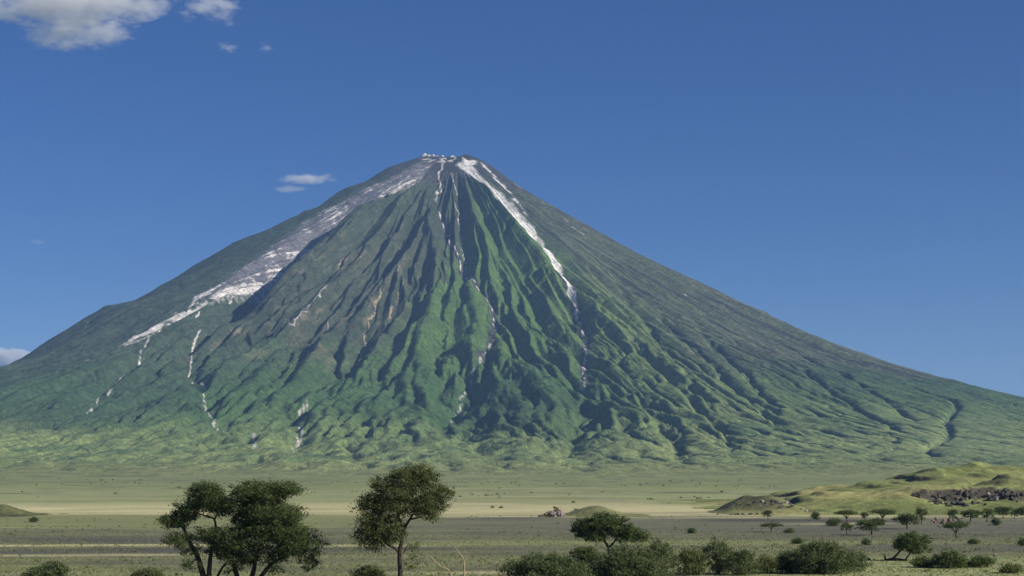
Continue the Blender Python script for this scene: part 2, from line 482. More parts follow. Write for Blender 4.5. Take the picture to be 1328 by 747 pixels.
    C = mix(C, np.array([0.043, 0.066, 0.042]), w * 0.8)
    # lower middle slopes: blue green scrub
    w = ss(2300, 3000, R + 220 * n1) * ss(4300, 3600, R + 220 * n1) * ss(15, 8, TH)
    C = mix(C, DEEP, w * 0.55)
    w = np.exp(-((TH - 4.6) / 2.6) ** 2) * ss(3050, 3500, R) * ss(4600, 4300, R + 200 * n2)
    C = mix(C, DEEP * 0.62, w * (0.65 + 0.35 * n2))
    # right flank: dry grey grass, combed downhill
    w = ss(20.5, 25, TH - 0.0020 * (1700 - R) * (R < 1700) + 2.5 * n2 + 3.5 * ss(1900, 3300, R) * 1.4) * ss(3300, 2500, R + 300 * n1)
    C = mix(C, GREY * 0.95, w * 0.60)
    C = mix(C, ASH, w * 0.85 * ss(0.12, 0.32, stria))
    C = mix(C, GREY * 1.35, w * 0.5 * ss(0.1, 0.5, -stria))
    C = mix(C, DEEP * 1.2, ss(24, 30, TH) * ss(2500, 2900, R + 250 * n1) * ss(4000, 3500, R + 200 * n1) * 0.7)
    # the yellow green apron right of the pale gully
    d, u = lateral(TH, r, [(22.5,1300),(20.5,1812),(19.2,2151),(18.6,2495),(18.0,2890),(16.5,3399),(14,4000)])
    w = np.exp(-(d / (90 + 0.05 * R)) ** 2) * (ss(-0.1, 0.3, u) * ss(1.2, 0.75, u))[:, None]
    C = mix(C, YGREEN * 1.1, np.clip(w * (0.8 + 0.4 * n2), 0, 1))
    # summit rocks and ash
    w = ss(560, 330, R + 130 * n2 + 90 * stria)
    C = mix(C, ASH * 1.3, w * 0.85)
    # foot: pale pasture
    w = ss(3350, 4600, R + 300 * n1 + 130 * n2 + 550 * ss(6, 18, TH))
    C = mix(C, np.array([0.172, 0.218, 0.082]), w)
    C = mix(C, DEEP * 1.5, w * ss(0.15, 0.5, n2 - hum * 0.5) * ss(5300, 4800, R) * 0.6)
    C = mix(C, STRAW * 0.72, ss(4900, 5700, R + 150 * n1) * 0.22)
    w = ss(-3, -9, TH) * ss(-24, -19, TH) * ss(900, 1300, R) * ss(3000, 2300, R) * ss(0.1, 0.45, fbm(TH * 1.1, R / 240.0, 67, 3))
    C = mix(C, TAN * 0.95, np.clip(w * rib_up * 0.6, 0, 1))
    # grass thins on gully walls and beds
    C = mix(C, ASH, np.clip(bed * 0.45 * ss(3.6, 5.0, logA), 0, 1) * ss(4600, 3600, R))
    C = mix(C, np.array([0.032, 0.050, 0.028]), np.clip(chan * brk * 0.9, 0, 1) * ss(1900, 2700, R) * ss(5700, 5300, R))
    C = C * (1 + 0.16 * stria2 * ss(400, 900, R) * ss(4200, 3000, R))[..., None]
    # ---- pale carbonatite ash and streams
    def pale(pts, w0, w1, cov, col=WHITE, seed=70, fray=0.8, fade=(0.0, 0.08, 0.9, 1.0)):
        nonlocal C
        if seed > 77: w0, w1, cov, col = w0 * 0.38, w1 * 0.42, min(0.85, cov + 0.22), col * 0.8
        d, u = lateral(TH, r, pts)
        sel = (u > -0.02) & (u < 1.02)
        wid = (w0 + (w1 - w0) * np.clip(u[sel], 0, 1))[:, None]
        nn = fbm(TH[sel] * 7.0, R[sel] / 55.0, seed, 3)
        e = np.abs(d[sel] + 16 * n2[sel]) / (wid * (1 + fray * nn))
        m = ss(1.15, 0.7, e) * (ss(fade[0], fade[1] + 1e-4, u[sel]) * ss(fade[3], fade[2], u[sel]))[:, None]
        m = m * ss(1 - cov - 0.12, 1 - cov + 0.12, 0.5 + 0.5 * fbm(X[sel] / 24.0, Y[sel] / 24.0, seed + 3, 3) * 1.4)
        C[sel] = mix(C[sel], col, np.clip(m, 0, 1))
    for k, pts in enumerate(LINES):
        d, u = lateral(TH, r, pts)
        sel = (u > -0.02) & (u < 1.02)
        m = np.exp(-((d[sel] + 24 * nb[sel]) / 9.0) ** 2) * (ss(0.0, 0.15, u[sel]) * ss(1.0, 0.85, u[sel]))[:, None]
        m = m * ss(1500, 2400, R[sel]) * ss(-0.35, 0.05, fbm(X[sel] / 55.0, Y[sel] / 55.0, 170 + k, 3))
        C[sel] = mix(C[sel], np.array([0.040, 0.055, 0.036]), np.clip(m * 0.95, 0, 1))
    # dark beds beside the pale gullies
    pale(STREAK[6:13], 26, 10, 0.8, ASH * 0.9, 71)
    pale(CENTER[2:11], 22, 16, 0.8, ASH, 72)
    # the broad frosted band of the left flank
    bt = np.array([(-48.3,221),(-43,375),(-46.3,557),(-46.8,732),(-45.4,935),(-39.8,1257),(-37.9,1488),(-37.4,1684),(-36.9,1915),(-33,2328),(-31.5,2450)])
    bb = np.array([(-26,214),(-19,494),(-27,800),(-32.5,1000),(-33,1159),(-33.1,1390),(-31.8,1621),(-31.8,1908),(-32.2,2090),(-29.7,2461)])
    lo = np.interp(r, bt[:, 1], bt[:, 0])[:, None]; hi = np.interp(r, bb[:, 1], bb[:, 0])[:, None]
    lo = lo - 2.0 * ss(500, 800, r)[:, None] * ss(1900, 1500, r)[:, None]; hi = hi + 2.6 * ss(700, 900, r)[:, None] * ss(1750, 1450, r)[:, None]
    e = (TH + 1.1 * n2 + 0.8 * n3 - lo) / np.maximum(hi - lo, 1.0)
    inb = ss(-0.12, 0.15, e) * ss(1.06, 0.9, e) * ss(150, 260, R) * ss(2420, 2250, R)
    frost = fbm((TH + 0.004 * R) * 3.2, R / 170.0, 75, 5, 0.62)
    C = mix(C, np.array([0.15, 0.145, 0.17]), inb * ss(1900, 1500, R) * 0.85)
    cov = -0.07 + 0.22 * ss(0.35, 0.9, e) * ss(2000, 1500, R) + 0.19 * ss(1400, 1700, R) + 0.20 * ss(1600, 1850, R) - 0.12 * ss(700, 300, R)
    m = inb * ss(0.58 - cov, 0.80 - cov, 0.5 + 0.75 * frost + 0.45 * n3 + 0.15 * n2)
    C = mix(C, WHITE * 0.85, np.clip(m * 0.9, 0, 1))
    pale(STREAK[:9], 42, 7, 0.93, WHITE * 1.1, 76, 0.45, (0.0, 0.01, 0.93, 1.0))
    pale([(45,150),(38,300),(33,420),(27.5,640),(25.0,860)], 16, 6, 0.7, WHITE, 77)
    pale(STREAK[7:13], 15, 9, 0.42, WHITE * 0.9, 78, 0.9)
    pale(CENTER[:3], 18, 9, 0.55, WHITE * 0.85, 79)
    pale(CENTER[2:9], 9, 6, 0.3, WHITE * 0.9, 80)
    pale(CENTER[8:13], 6, 6, 0.42, WHITE * 0.8, 81)
    pale([(-0.5,330),(1.0,446),(2.4,620)], 14, 5, 0.6, WHITE * 0.8, 82)
    pale([(0.8,700),(2.4,789),(3.4,1020),(4.0,1421)], 7, 7, 0.6, WHITE * 0.8, 83)
    pale([(-15.5,1731),(-14.9,1917),(-14.6,2061),(-14.0,2335)], 10, 8, 0.75, WHITE * 0.72, 84)
    pale([(-12.3,1832),(-12.8,1965),(-10.8,2224),(-10.5,2421),(-10.3,2602),(-9.6,2893)], 12, 6, 0.55, WHITE * 0.62, 85)
    pale([(-8.4,1698),(-7.5,1975),(-6.9,2230),(-5.7,2645)], 9, 7, 0.6, TAN * 1.9, 86)
    pale([(-5.4,1605),(-5.7,1976),(-5.1,2283),(-5.3,2527)], 12, 8, 0.5, TAN * 1.5, 87)
    pale([(-18.5,1380),(-17.3,1560)], 9, 6, 0.7, TAN * 1.8, 88)
    pale([(-33.5,1560),(-30.5,1800),(-29.5,1990),(-27.5,2150)], 10, 8, 0.5, WHITE * 0.75, 89)
    pale(STREAM_L, 8, 7, 0.5, WHITE * 0.9, 90)
    pale(STREAM_L2, 9, 6, 0.5, WHITE * 0.75, 91)
    pale(STREAM_M, 8, 9, 0.6, WHITE * 0.8, 92)
    pale(STREAM_S, 8, 8, 0.6, WHITE * 0.8, 93)
    pale([(-33.6,2470),(-33.2,2505)], 26, 20, 0.98, WHITE, 94, 0.3)
    pale([(60,330),(52,480),(47,640)], 12, 7, 0.6, WHITE * 0.7, 95)
    pale([(44,760),(42.5,900),(41.5,1080)], 10, 8, 0.35, WHITE * 0.6, 96)
    pale([(36.2,1740),(36.0,1765)], 12, 12, 0.98, WHITE, 97, 0.3)
    # spatter cones and crater lip
    w = ss(215, 185, R) * ss(-70, -45, TH) * ss(30, 5, TH)
    C = mix(C, WHITE * 0.95, np.clip(w * ss(0.05, 0.3, n3 + 0.3 * n2), 0, 1))
    w = np.zeros_like(R)
    for hx, hy, hw in ((-150, -60, 14), (-128, -75, 10), (-104, -70, 10), (-60, -110, 11), (-85, -95, 9), (-10, -120, 12)):
        w = np.maximum(w, np.exp(-(((X - XS - hx) ** 2 + (Y - YS - hy) ** 2) / hw ** 2)))
    C = mix(C, WHITE, ss(0.25, 0.5, w))
    C = np.clip(C, 0.01, 0.85)
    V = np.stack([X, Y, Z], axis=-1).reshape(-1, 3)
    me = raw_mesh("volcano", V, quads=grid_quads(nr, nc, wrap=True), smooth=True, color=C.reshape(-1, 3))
    at = me.attributes.new("downhill", 'FLOAT_VECTOR', 'POINT')          # bearing and distance, for relief combed downhill
    at.data.foreach_set("vector", np.stack([TH, R / 100.0, 0 * R], -1).astype(np.float32).ravel())
    o = obj("volcano", me, M_VOLCANO)
    tag(o, "steep green volcano with gullied slopes and white ash streaks from its summit", "volcano", kind="structure")
    return o
volcano()

# ------------------------------------------------------------------ the plain
def spaced(inner0, inner1, step, outer0, outer1, grow):
    a = list(np.arange(inner0, inner1 + step * 0.5, step))
    s = step
    while a[-1] < outer1:
        s *= grow; a.append(a[-1] + s)
    s = step; b = []
    q = inner0
    while q > outer0:
        s *= grow; q -= s; b.append(q)
    return np.array(b[::-1] + a)

def band(x, y, pts, soft=0.5):
    """a strip lying across the plain: (x, y centre, half depth)"""
    p = np.array(pts, float)
    c = np.interp(x, p[:, 0], p[:, 1]); w = np.interp(x, p[:, 0], p[:, 2])
    inside = ss(p[0, 0] - 12, p[0, 0] + 12, x) * ss(p[-1, 0] + 12, p[-1, 0] - 12, x)
    return ss(1 + soft, 1 - soft, np.abs(y - c) / np.maximum(w, 0.1)) * inside

ASHG = np.array([0.116, 0.113, 0.096]); OLV = np.array([0.185, 0.188, 0.105]); GRS = np.array([0.245, 0.262, 0.118]); STR = np.array([0.64, 0.58, 0.33])
def plain_color(x, y):
    n1 = fbm(x / 150.0, y / 60.0, 101, 4); n2 = fbm(x / 26.0, y / 12.0, 102, 4); n3 = fbm(x / 5.0, y / 4.0, 103, 3)
    f0 = fbm(x / 300.0, y / 260.0, 107, 4, 0.6)
    yw = y + 22 * n1 + 5 * n2
    C = np.zeros(x.shape + (3,)) + OLV
    C = C * (1 + 0.30 * n2 + 0.25 * n3)[..., None]
    C = mix(C, GRS, ss(0.05, 0.5, n2 + 0.4 * n3) * 0.55)
    C = mix(C, ASHG * 1.3, ss(0.25, 0.6, -n2 - 0.3 * n3) * 0.5)
    # open ash flat in the middle distance, thinner on the left
    flat = ss(340, 420, yw + 14 * n2) * ss(650, 560, y + 22 * n1 + 16 * n2)
    C = mix(C, ASHG * 1.15 + 0.008, flat * (0.30 + 0.30 * ss(-60, 40, x)) * np.clip(0.85 + 0.5 * n2, 0, 1))
    lf = ss(-25, -60, x)
    C = mix(C, GRS * 1.0, lf * ss(420, 480, yw + 20 * n2) * np.clip(0.85 + 0.4 * n2, 0, 1))
    # straw grass beyond
    C = mix(C, STR, ss(575, 690, y + 34 * n2 + 40 * n1 - 26 * ss(-20, -60, x)) * (0.75 + 0.25 * n2))
    C = mix(C, OLV * 1.25, ss(0.25, 0.5, fbm(x / 90.0, y / 45.0, 104, 3)) * ss(600, 680, y) * ss(1500, 1000, y) * 0.6)
    C = mix(C, GRS * 1.15 + 0.03, ss(770, 1000, y + 90 * n1 + 40 * n2))
    C = mix(C, np.array([0.195, 0.235, 0.094]), ss(900, 2300, y + 260 * f0))
    C = mix(C, STR * 0.55, ss(1500, 2300, y + 200 * n1) * ss(3900, 3100, y) * 0.15)
    f1 = fbm(x / 260.0, y / 120.0, 105, 5, 0.6); f2 = fbm(x / 60.0, y / 45.0, 106, 4, 0.6)
    far = ss(800, 1100, y)
    C = C * (1 + far * (0.28 * f1 + 0.30 * f2))[..., None]
    C = mix(C, np.array([0.085, 0.105, 0.060]), far * ss(0.22, 0.5, f2 + 0.5 * f1) * 0.7)
    C = mix(C, STR * 0.8, far * ss(0.2, 0.5, -f1 + 0.3 * f2) * ss(2600, 1500, y) * 0.3)
    w8 = 3 * n2 + 1.2 * n3
    # dark strips of bare ash and pale grass edges on the left, in the middle and on the right
    C = mix(C, ASHG, band(x, y + w8, [(-160, 372, 14), (-90, 368, 20), (-55, 358, 24), (-30, 360, 14)]) * 0.9)
    C = mix(C, STR * 0.85, band(x, y + w8, [(-160, 329, 5), (-100, 333, 5), (-50, 338, 6), (10, 335, 4)]) * 0.8)
    C = mix(C, ASHG * 0.95, band(x, y + w8, [(-160, 299, 8), (-100, 304, 10), (-62, 311, 14), (-30, 316, 10), (-5, 318, 6)]) * 0.95)
    C = mix(C, STR * 0.8, band(x, y + w8, [(-160, 286, 5), (-90, 288, 4), (-50, 292, 4)]) * 0.75)
    C = mix(C, GRS * 1.05, band(x, y + w8, [(-20, 346, 14), (5, 345, 16), (40, 350, 14), (70, 352, 10)]) * 0.8)
    C = mix(C, ASHG * 1.1, band(x, y + w8, [(-14, 333, 5), (2, 331, 6), (22, 332, 4)]) * 0.7)
    C = mix(C, ASHG * 0.8, band(x, y + 0.5 * w8, [(-12, 585, 16), (10, 590, 12), (16, 592, 6)]) * 0.7)
    C = mix(C, ASHG * 0.75, band(x, y + 0.5 * w8, [(60, 552, 14), (90, 556, 16), (115, 548, 14), (125, 546, 8)]) * 0.85)
    C = mix(C, STR * 0.75, band(x, y + 0.5 * w8, [(84, 507, 8), (104, 512, 8), (112, 514, 4)]) * 0.8)
    C = mix(C, ASHG * 1.05, band(x, y + w8, [(60, 430, 46), (100, 425, 40), (150, 430, 60), (200, 440, 70)]) * np.clip(0.5 + 0.6 * n2, 0, 0.8))
    C = mix(C, ASHG * 1.05, band(x, y + w8, [(56, 316, 10), (75, 322, 16), (100, 322, 18), (140, 318, 18)]) * 0.7)
    C = mix(C, GRS * 1.25, ss(292, 276, y + 6 * n1 + w8) * ss(14, 40, x) * 0.85)
    C = mix(C, STR * 0.8, band(x, y + w8, [(-16, 234, 3), (2, 235, 3), (14, 236, 2)]) * 0.6)
    return np.clip(C, 0.02, 0.6)

gx = spaced(-215, 225, 1.8, -30000, 30000, 1.09)
gy = spaced(170, 720, 2.1, -30000, 30000, 1.05)
GX, GY = np.meshgrid(gx, gy)
GZ = ground_height(GX, GY)
me = raw_mesh("plain", np.stack([GX, GY, GZ], -1).reshape(-1, 3), quads=grid_quads(len(gy), len(gx))[:, ::-1], smooth=True,
              color=plain_color(GX, GY).reshape(-1, 3))
tag(obj("plain", me, M_PLAIN), "wide grassy plain with dark ash flats below the volcano", "plain", kind="structure")

# ------------------------------------------------------------------ low hills on the plain
def hill(name, x0, x1, y0, y1, step, fn, label, tone=1.0):
    xs = np.arange(x0, x1 + step, step); ys = np.arange(y0, y1 + step, step * 1.3)
    X, Y = np.meshgrid(xs, ys)
    Z = fn(X, Y)
    gz = ground_height(X, Y)
    gyy, gxx = np.gradient(Z, ys, xs)
    slope = np.hypot(gxx, gyy)
    n2 = fbm(X / 14.0, Y / 14.0, 201, 4); n3 = fbm(X / 3.5, Y / 3.5, 202, 3); n1 = fbm(X / 50.0, Y / 50.0, 203, 3)
    C = np.zeros(X.shape + (3,)) + np.array([0.245, 0.282, 0.098])
    C = C * (1 + 0.3 * n2 + 0.2 * n3)[..., None]
    C = mix(C, np.array([0.42, 0.36, 0.17]), ss(0.0, 0.5, n1) * 0.5)
    C = mix(C, np.array([0.095, 0.115, 0.045]), ss(0.05, 0.5, -n1 + 0.4 * n2) * 0.55)
    C = mix(C, np.array([0.10, 0.088, 0.070]), ss(0.42, 0.75, slope + 0.10 * n2))
    C = np.clip(C * tone, 0.02, 0.6)
    if name == "hill":
        kd = np.exp(-(((X - 93) / 9.0) ** 2 + ((Y - 676) / 20.0) ** 2))
        C = mix(C, np.array([0.085, 0.085, 0.050]), np.clip(kd * 1.2 + 0.4 * n2 * kd, 0, 0.9))
        sc = ss(0.2, 0.5, fbm(X / 9.0, Y / 12.0, 205, 4)) * ss(650, 670, Y)
        C = mix(C, np.array([0.075, 0.085, 0.040]), sc * 0.45)
    Z = gz + np.where(Z < 0.05, Z - 0.3, Z)
    me = raw_mesh(name, np.stack([X, Y, Z], -1).reshape(-1, 3), quads=grid_quads(len(ys), len(xs))[:, ::-1], smooth=True, color=C.reshape(-1, 3))
    return tag(obj(name, me, M_HILL), label, "hill", kind="structure")

BX = [95, 126, 141, 156, 170, 185, 193, 200, 212, 223, 234, 248, 300, 380, 450]
BZ = [0, 2.4, 6.4, 7.9, 9.4, 12.4, 15.4, 16.5, 17.6, 19.5, 18.7, 17.2, 14, 8, -1]
TX = [88, 108, 120, 131, 146, 158, 179, 199, 260, 330, 400]
TZ = [0, 1.2, 3.0, 4.8, 7.2, 9.6, 9.9, 9.6, 9, 6, -1]
def right_hill_z(X, Y):
    w = 6 * fbm(X / 30.0, Y / 40.0, 211, 3)
    b = np.interp(X + w, BX, BZ) + 1.6 * fbm(X / 16.0, Y / 22.0, 212, 3)
    d = Y - 860 - 14 * fbm(X / 40.0, 0 * Y, 213, 2)
    back = b * np.where(d < 0, np.exp(-(d / 75.0) ** 2), np.exp(-(d / 120.0) ** 2))
    t = np.interp(X, TX, TZ) + 0.6 * fbm(X / 10.0, Y / 16.0, 214, 3)
    edge = 690 + 5 * fbm(X / 14.0, 0 * Y, 215, 3)
    steep = ss(148, 165, X)
    low = 0.42 * t * ss(632, 684, Y) * steep + t * ss(632, 700, Y) * (1 - steep)
    face = low + (t - low) * ss(edge - 3, edge + 2.5, Y) * steep
    front = np.where(Y > edge + 2, t, face) * ss(850, 770, Y)
    # knoll at the left end, and a dark one up on the terrace
    kn = 7.0 * np.exp(-(np.abs((X - 96) / 14.0) ** 2.6 + ((Y - 690) / 24.0) ** 2)) + 2.0 * fbm(X / 6.0, Y / 7.0, 216, 3) * np.exp(-(((X - 97) / 9.0) ** 2 + ((Y - 685) / 20.0) ** 2))
    k2 = 5.2 * np.exp(-(((X - 214) / 9.0) ** 2 + ((Y - 765) / 14.0) ** 2))
    k3 = 3.2 * np.exp(-(((X - 124) / 13.0) ** 2 + ((Y - 720) / 18.0) ** 2)) + 2.6 * np.exp(-(((X - 150) / 12.0) ** 2 + ((Y - 770) / 16.0) ** 2))
    z = np.maximum(np.maximum(back, front), kn) + k2 + k3
    # worn ledges: the slope breaks into treads and short steep risers
    s = z / 3.1 + 0.75 * fbm(X / 26.0, Y / 34.0, 217, 3)
    f = s - np.floor(s)
    z = z + np.clip(ss(0.0, 0.42, f) - f, -1, 1) * 3.1 * 0.62 * ss(1.0, 3.5, z) * ss(690, 715, Y)
    z = z + 0.5 * fbm(X / 6.0, Y / 8.0, 218, 3) * ss(0.5, 2.5, z)
    edgefade = ss(72, 84, X) * ss(440, 400, X) * ss(615, 640, Y) * ss(1130, 1040, Y)
    return z * edgefade - 0.4 * (1 - edgefade)
hill("hill", 70, 445, 612, 1135, 1.45, right_hill_z, "grassy hill with terraces and a dark cliff band beyond the small acacias")
def low_mound_z(X, Y):
    z = 3.3 * np.exp(-(((X - 30) / 8.5) ** 2 + ((Y - 640) / 16.0) ** 2)) + 0.25 * fbm(X / 4.0, Y / 5.0, 221, 3)
    e = ss(26, 18, np.abs(X - 30)) * ss(45, 34, np.abs(Y - 640))
    return z * e - 0.3 * (1 - e)
hill("mound", 4, 56, 596, 684, 0.8, low_mound_z, "low smooth grassy mound right of the brown rock heap", np.array([.85, .78, .95]))
def left_mound_z(X, Y):
    z = 4.0 * np.exp(-(((X + 184) / 8.0) ** 2 + ((Y - 640) / 12.0) ** 2)) + 0.5 * fbm(X / 4.0, Y / 5.0, 223, 3)
    e = ss(22, 15, np.abs(X + 184)) * ss(36, 26, np.abs(Y - 640))
    return z * e - 0.3 * (1 - e)
hill("mound", -208, -160, 602, 678, 0.8, left_mound_z, "small dark mound at the left edge of the plain", np.array([.45, .42, .55]))

# ------------------------------------------------------------------ rocks
import bmesh
def rock_mesh(name, seed):
    q = random.Random(seed)
    bm = bmesh.new()
    for k in range(15):
        z = q.uniform(-1, 1); a = q.uniform(0, 6.283); s = math.sqrt(1 - z * z)
        rr = q.uniform(0.8, 1.1)
        bm.verts.new((s * math.cos(a) * rr, s * math.sin(a) * rr, z * rr * 0.85))
    bmesh.ops.convex_hull(bm, input=bm.verts)
    for v in [v for v in bm.verts if not v.link_faces]: bm.verts.remove(v)
    me = bpy.data.meshes.new(name); bm.to_mesh(me); bm.free()
    return me
def rock_set(mat, n, seed):
    L = []
    for k in range(n):
        me = rock_mesh("rock", seed + k); me.materials.append(mat); L.append(me)
    return L
R_DARK = rock_set(M_ROCK_D, 6, 300); R_PALE = rock_set(M_ROCK_P, 5, 320); R_RUST = rock_set(M_ROCK_R, 5, 340); R_BROWN = rock_set(M_ROCK_B, 5, 360)

def put_rock(meshes, loc, size, parent=None, name="boulder", stretch=(1, 1, 1)):
    o = bpy.data.objects.new(name, random.choice(meshes))
    o.rotation_euler = (random.uniform(-.4, .4), random.uniform(-.4, .4), random.uniform(0, 6.28))
    o.scale = (size * stretch[0], size * stretch[1], size * stretch[2])
    if parent is not None:
        o.location = (loc[0] - parent.location[0], loc[1] - parent.location[1], loc[2] - parent.location[2])
    else:
        o.location = loc
    return link(o, parent)

def hz(x, y):
    return float(ground_height(np.array([x]), np.array([y]))[0]) + max(0.0, float(right_hill_z(np.array([[x]]), np.array([[y]]))[0, 0]))

cliff = empty("rock_outcrop", (188, 686, hz(188, 678)))
tag(cliff, "long dark basalt cliff band along the front of the grassy hill", "rock")
for k in range(270):
    x = random.uniform(154, 252); y = 690 + 5 * float(fbm(np.array([x / 14.0]), np.array([0.0]), 215, 3)[0]) + random.uniform(-4.5, 1.0)
    t = random.random()
    ztop = hz(x, y + 6); zlow = hz(x, y - 8)
    z = zlow + (ztop - zlow) * (0.0 + 0.78 * t)
    pal = R_PALE if (random.random() < 0.12 and 180 < x < 192) else R_DARK
    put_rock(pal, (x, y + 0.9 + 2.2 * t, z), random.uniform(0.4, 1.15) * (1.0 if x > 168 else .7), cliff, "boulder", (1.2, 1, random.uniform(.9, 1.9)))
for k in range(26):
    x = random.uniform(158, 178); y = random.uniform(664, 676)
    put_rock(R_DARK, (x, y, hz(x, y) + 0.3), random.uniform(0.6, 1.5), cliff, "boulder", (1.6, 1, .7))

knoll = empty("rock_outcrop", (100, 668, hz(100, 668)))
tag(knoll, "pinkish grey rock face on the small knoll left of the hill", "rock")
for k in range(30):
    x = random.gauss(101, 4.5); y = random.uniform(666, 676)
    put_rock(R_PALE if random.random() < .3 else R_DARK, (x, y, hz(x, y) + random.uniform(-.35, .1)), random.uniform(0.5, 1.3), knoll, "boulder")
for k in range(14):
    x = random.gauss(86, 4.0); y = random.uniform(640, 652)
    put_rock(R_DARK, (x, y, hz(x, y) + 0.1), random.uniform(0.3, 0.8), knoll, "boulder")

heap = empty("rock_heap", (15, 613, hz(15, 613)))
tag(heap, "brown rock heap with a pale grey front on the plain below the volcano", "rock")
for k in range(46):
    u = random.random(); a = random.uniform(0, 6.28); rr = 3.4 * math.sqrt(u)
    x = 15 + rr * math.cos(a); y = 614 + 0.8 * rr * math.sin(a)
    top = 3.5 * (1 - (rr / 3.7) ** 1.4)
    z = random.uniform(0.3, 1) * top
    front = y < 614.5 and z < 1.7 and 13.2 < x
    put_rock(R_PALE if front else R_BROWN, (x, y, z + .1), random.uniform(0.45, 1.0), heap, "boulder")
for k in range(12):
    put_rock(R_PALE, (15.0 + random.uniform(-1.5, 2.4), 611.4 + random.uniform(-.3, .3), random.uniform(.2, 1.3)), random.uniform(.5, .8), heap, "boulder", (1, 1, 1.2))
for k in range(14):
    t = random.random()
    put_rock(R_BROWN, (12.0 - 2.6 * t, 612.5 + random.uniform(-.8, .8), 0.1 + 0.9 * (1 - t)), random.uniform(.3, .65), heap, "boulder")

def at_row(px, py):
    """a spot on the flat plain from its bearing and its dip below the horizon"""
    y = CAM_H * 2300.0 / (py - 625.0)
    return (px - 664.0) / 2300.0 * y, y
for k in range(16):
    x, y = at_row(random.uniform(1208, 1256), random.uniform(672, 680))
    o = put_rock(R_RUST, (x, y, hz(x, y) + 0.2), random.uniform(0.45, 1.1))
    tag(o, "rust red boulder lying among the small acacias below the dark cliff", "boulder", "rust boulders at the hill foot")
for px, py, s, lab in ((1291, 721, .42, "pale stone on the bright grass at the right"), (1315, 743, .3, "small white stone near the bottom right corner"),
                       (1003, 731, .28, "white stone among the grey bushes right of centre"), (541, 707, .22, "small white stone beside the lone leafy acacia")):
    x, y = at_row(px, py)
    tag(put_rock(R_PALE, (x, y, hz(x, y) + s * 0.4), s, None, "stone", (1.5, 1, .8)), lab, "stone")

# ------------------------------------------------------------------ trees and bushes
class Tubes:
    def __init__(self): self.v = []; self.q = []; self.t = []; self.n = 0
    def add(self, pts, rad, sides=6):
        pts = np.asarray(pts, float); rad = np.asarray(rad, float)
        n = len(pts)
        tan = np.gradient(pts, axis=0); tan /= np.linalg.norm(tan, axis=1)[:, None] + 1e-9
        ref = np.array([0.13, 0.92, 0.37])
        u = np.cross(tan, ref); u /= np.linalg.norm(u, axis=1)[:, None] + 1e-9
        w = np.cross(tan, u)
        a = np.linspace(0, 2 * math.pi, sides, endpoint=False)
        ring = pts[:, None, :] + rad[:, None, None] * (np.cos(a)[None, :, None] * u[:, None, :] + np.sin(a)[None, :, None] * w[:, None, :])
        self.v.append(ring.reshape(-1, 3))
        self.q.append(grid_quads(n, sides, wrap=True) + self.n)
        k = self.n + n * sides
        self.v.append(pts[-1:] + tan[-1:] * rad[-1])
        base = self.n + (n - 1) * sides
        self.t.append(np.array([[base + i, k, base + (i + 1) % sides] for i in range(sides)]))
        self.n = k + 1
    def build(self, name, mat, parent=None):
        me = raw_mesh(name, np.concatenate(self.v), np.concatenate(self.q), np.concatenate(self.t), smooth=True)
        return obj(name, me, mat, parent)

def curve(pts, n=9):
    """Catmull-Rom through the points"""
    p = np.asarray(pts, float)
    if len(p) < 3: 
        return p[0] + (p[-1] - p[0]) * np.linspace(0, 1, n)[:, None]
    e = np.vstack([2 * p[0] - p[1], p, 2 * p[-1] - p[-2]])
    out = []
    per = max(2, n // (len(p) - 1))
    for i in range(len(p) - 1):
        a, b, c, d = e[i:i + 4]
        for t in np.linspace(0, 1, per, endpoint=False):
            out.append(0.5 * (2 * b + (c - a) * t + (2 * a - 5 * b + 4 * c - d) * t * t + (3 * b - a - 3 * c + d) * t ** 3))
    out.append(p[-1])
    return np.array(out)

def leaves(centers, n_each, spread, size, seed, flat=0.5, droop=0.0, tint=(0.65, 1.35)):
    """leaf sprays scattered round clump centres: one small folded diamond each; returns verts, quads, colour"""
    g = np.random.default_rng(seed)
    n = len(centers) * n_each
    c = np.repeat(np.asarray(centers, float), n_each, axis=0)
    p = g.normal(0, 1, (n, 3)); p /= np.linalg.norm(p, axis=1)[:, None]
    p *= 1.6 * (g.random((n, 1)) ** 0.85)
    sp = np.repeat(np.asarray(spread, float), n_each, axis=0)
    p = c + p * sp
    d = g.normal(0, 1, (n, 3)); d[:, 2] = d[:, 2] * flat - droop
    d /= np.linalg.norm(d, axis=1)[:, None]
    e = np.cross(d, g.normal(0, 1, (n, 3)) * np.array([0.5, 0.5, 1.0])); e /= np.linalg.norm(e, axis=1)[:, None] + 1e-9
    s = size * g.uniform(0.6, 1.4, (n, 1))
    v = np.stack([p - d * s, p + e * s * 0.45, p + d * s, p - e * s * 0.45], axis=1).reshape(-1, 3)
    q = np.arange(4 * n).reshape(n, 4)
    clump = np.repeat(g.uniform(0.8, 1.2, len(centers)), n_each)
    t = clump * g.uniform(tint[0], tint[1], n)
    col = np.stack([t * g.uniform(0.85, 1.25, n), t, t * g.uniform(0.8, 1.1, n)], -1)
    return v, q, np.repeat(col, 4, axis=0)

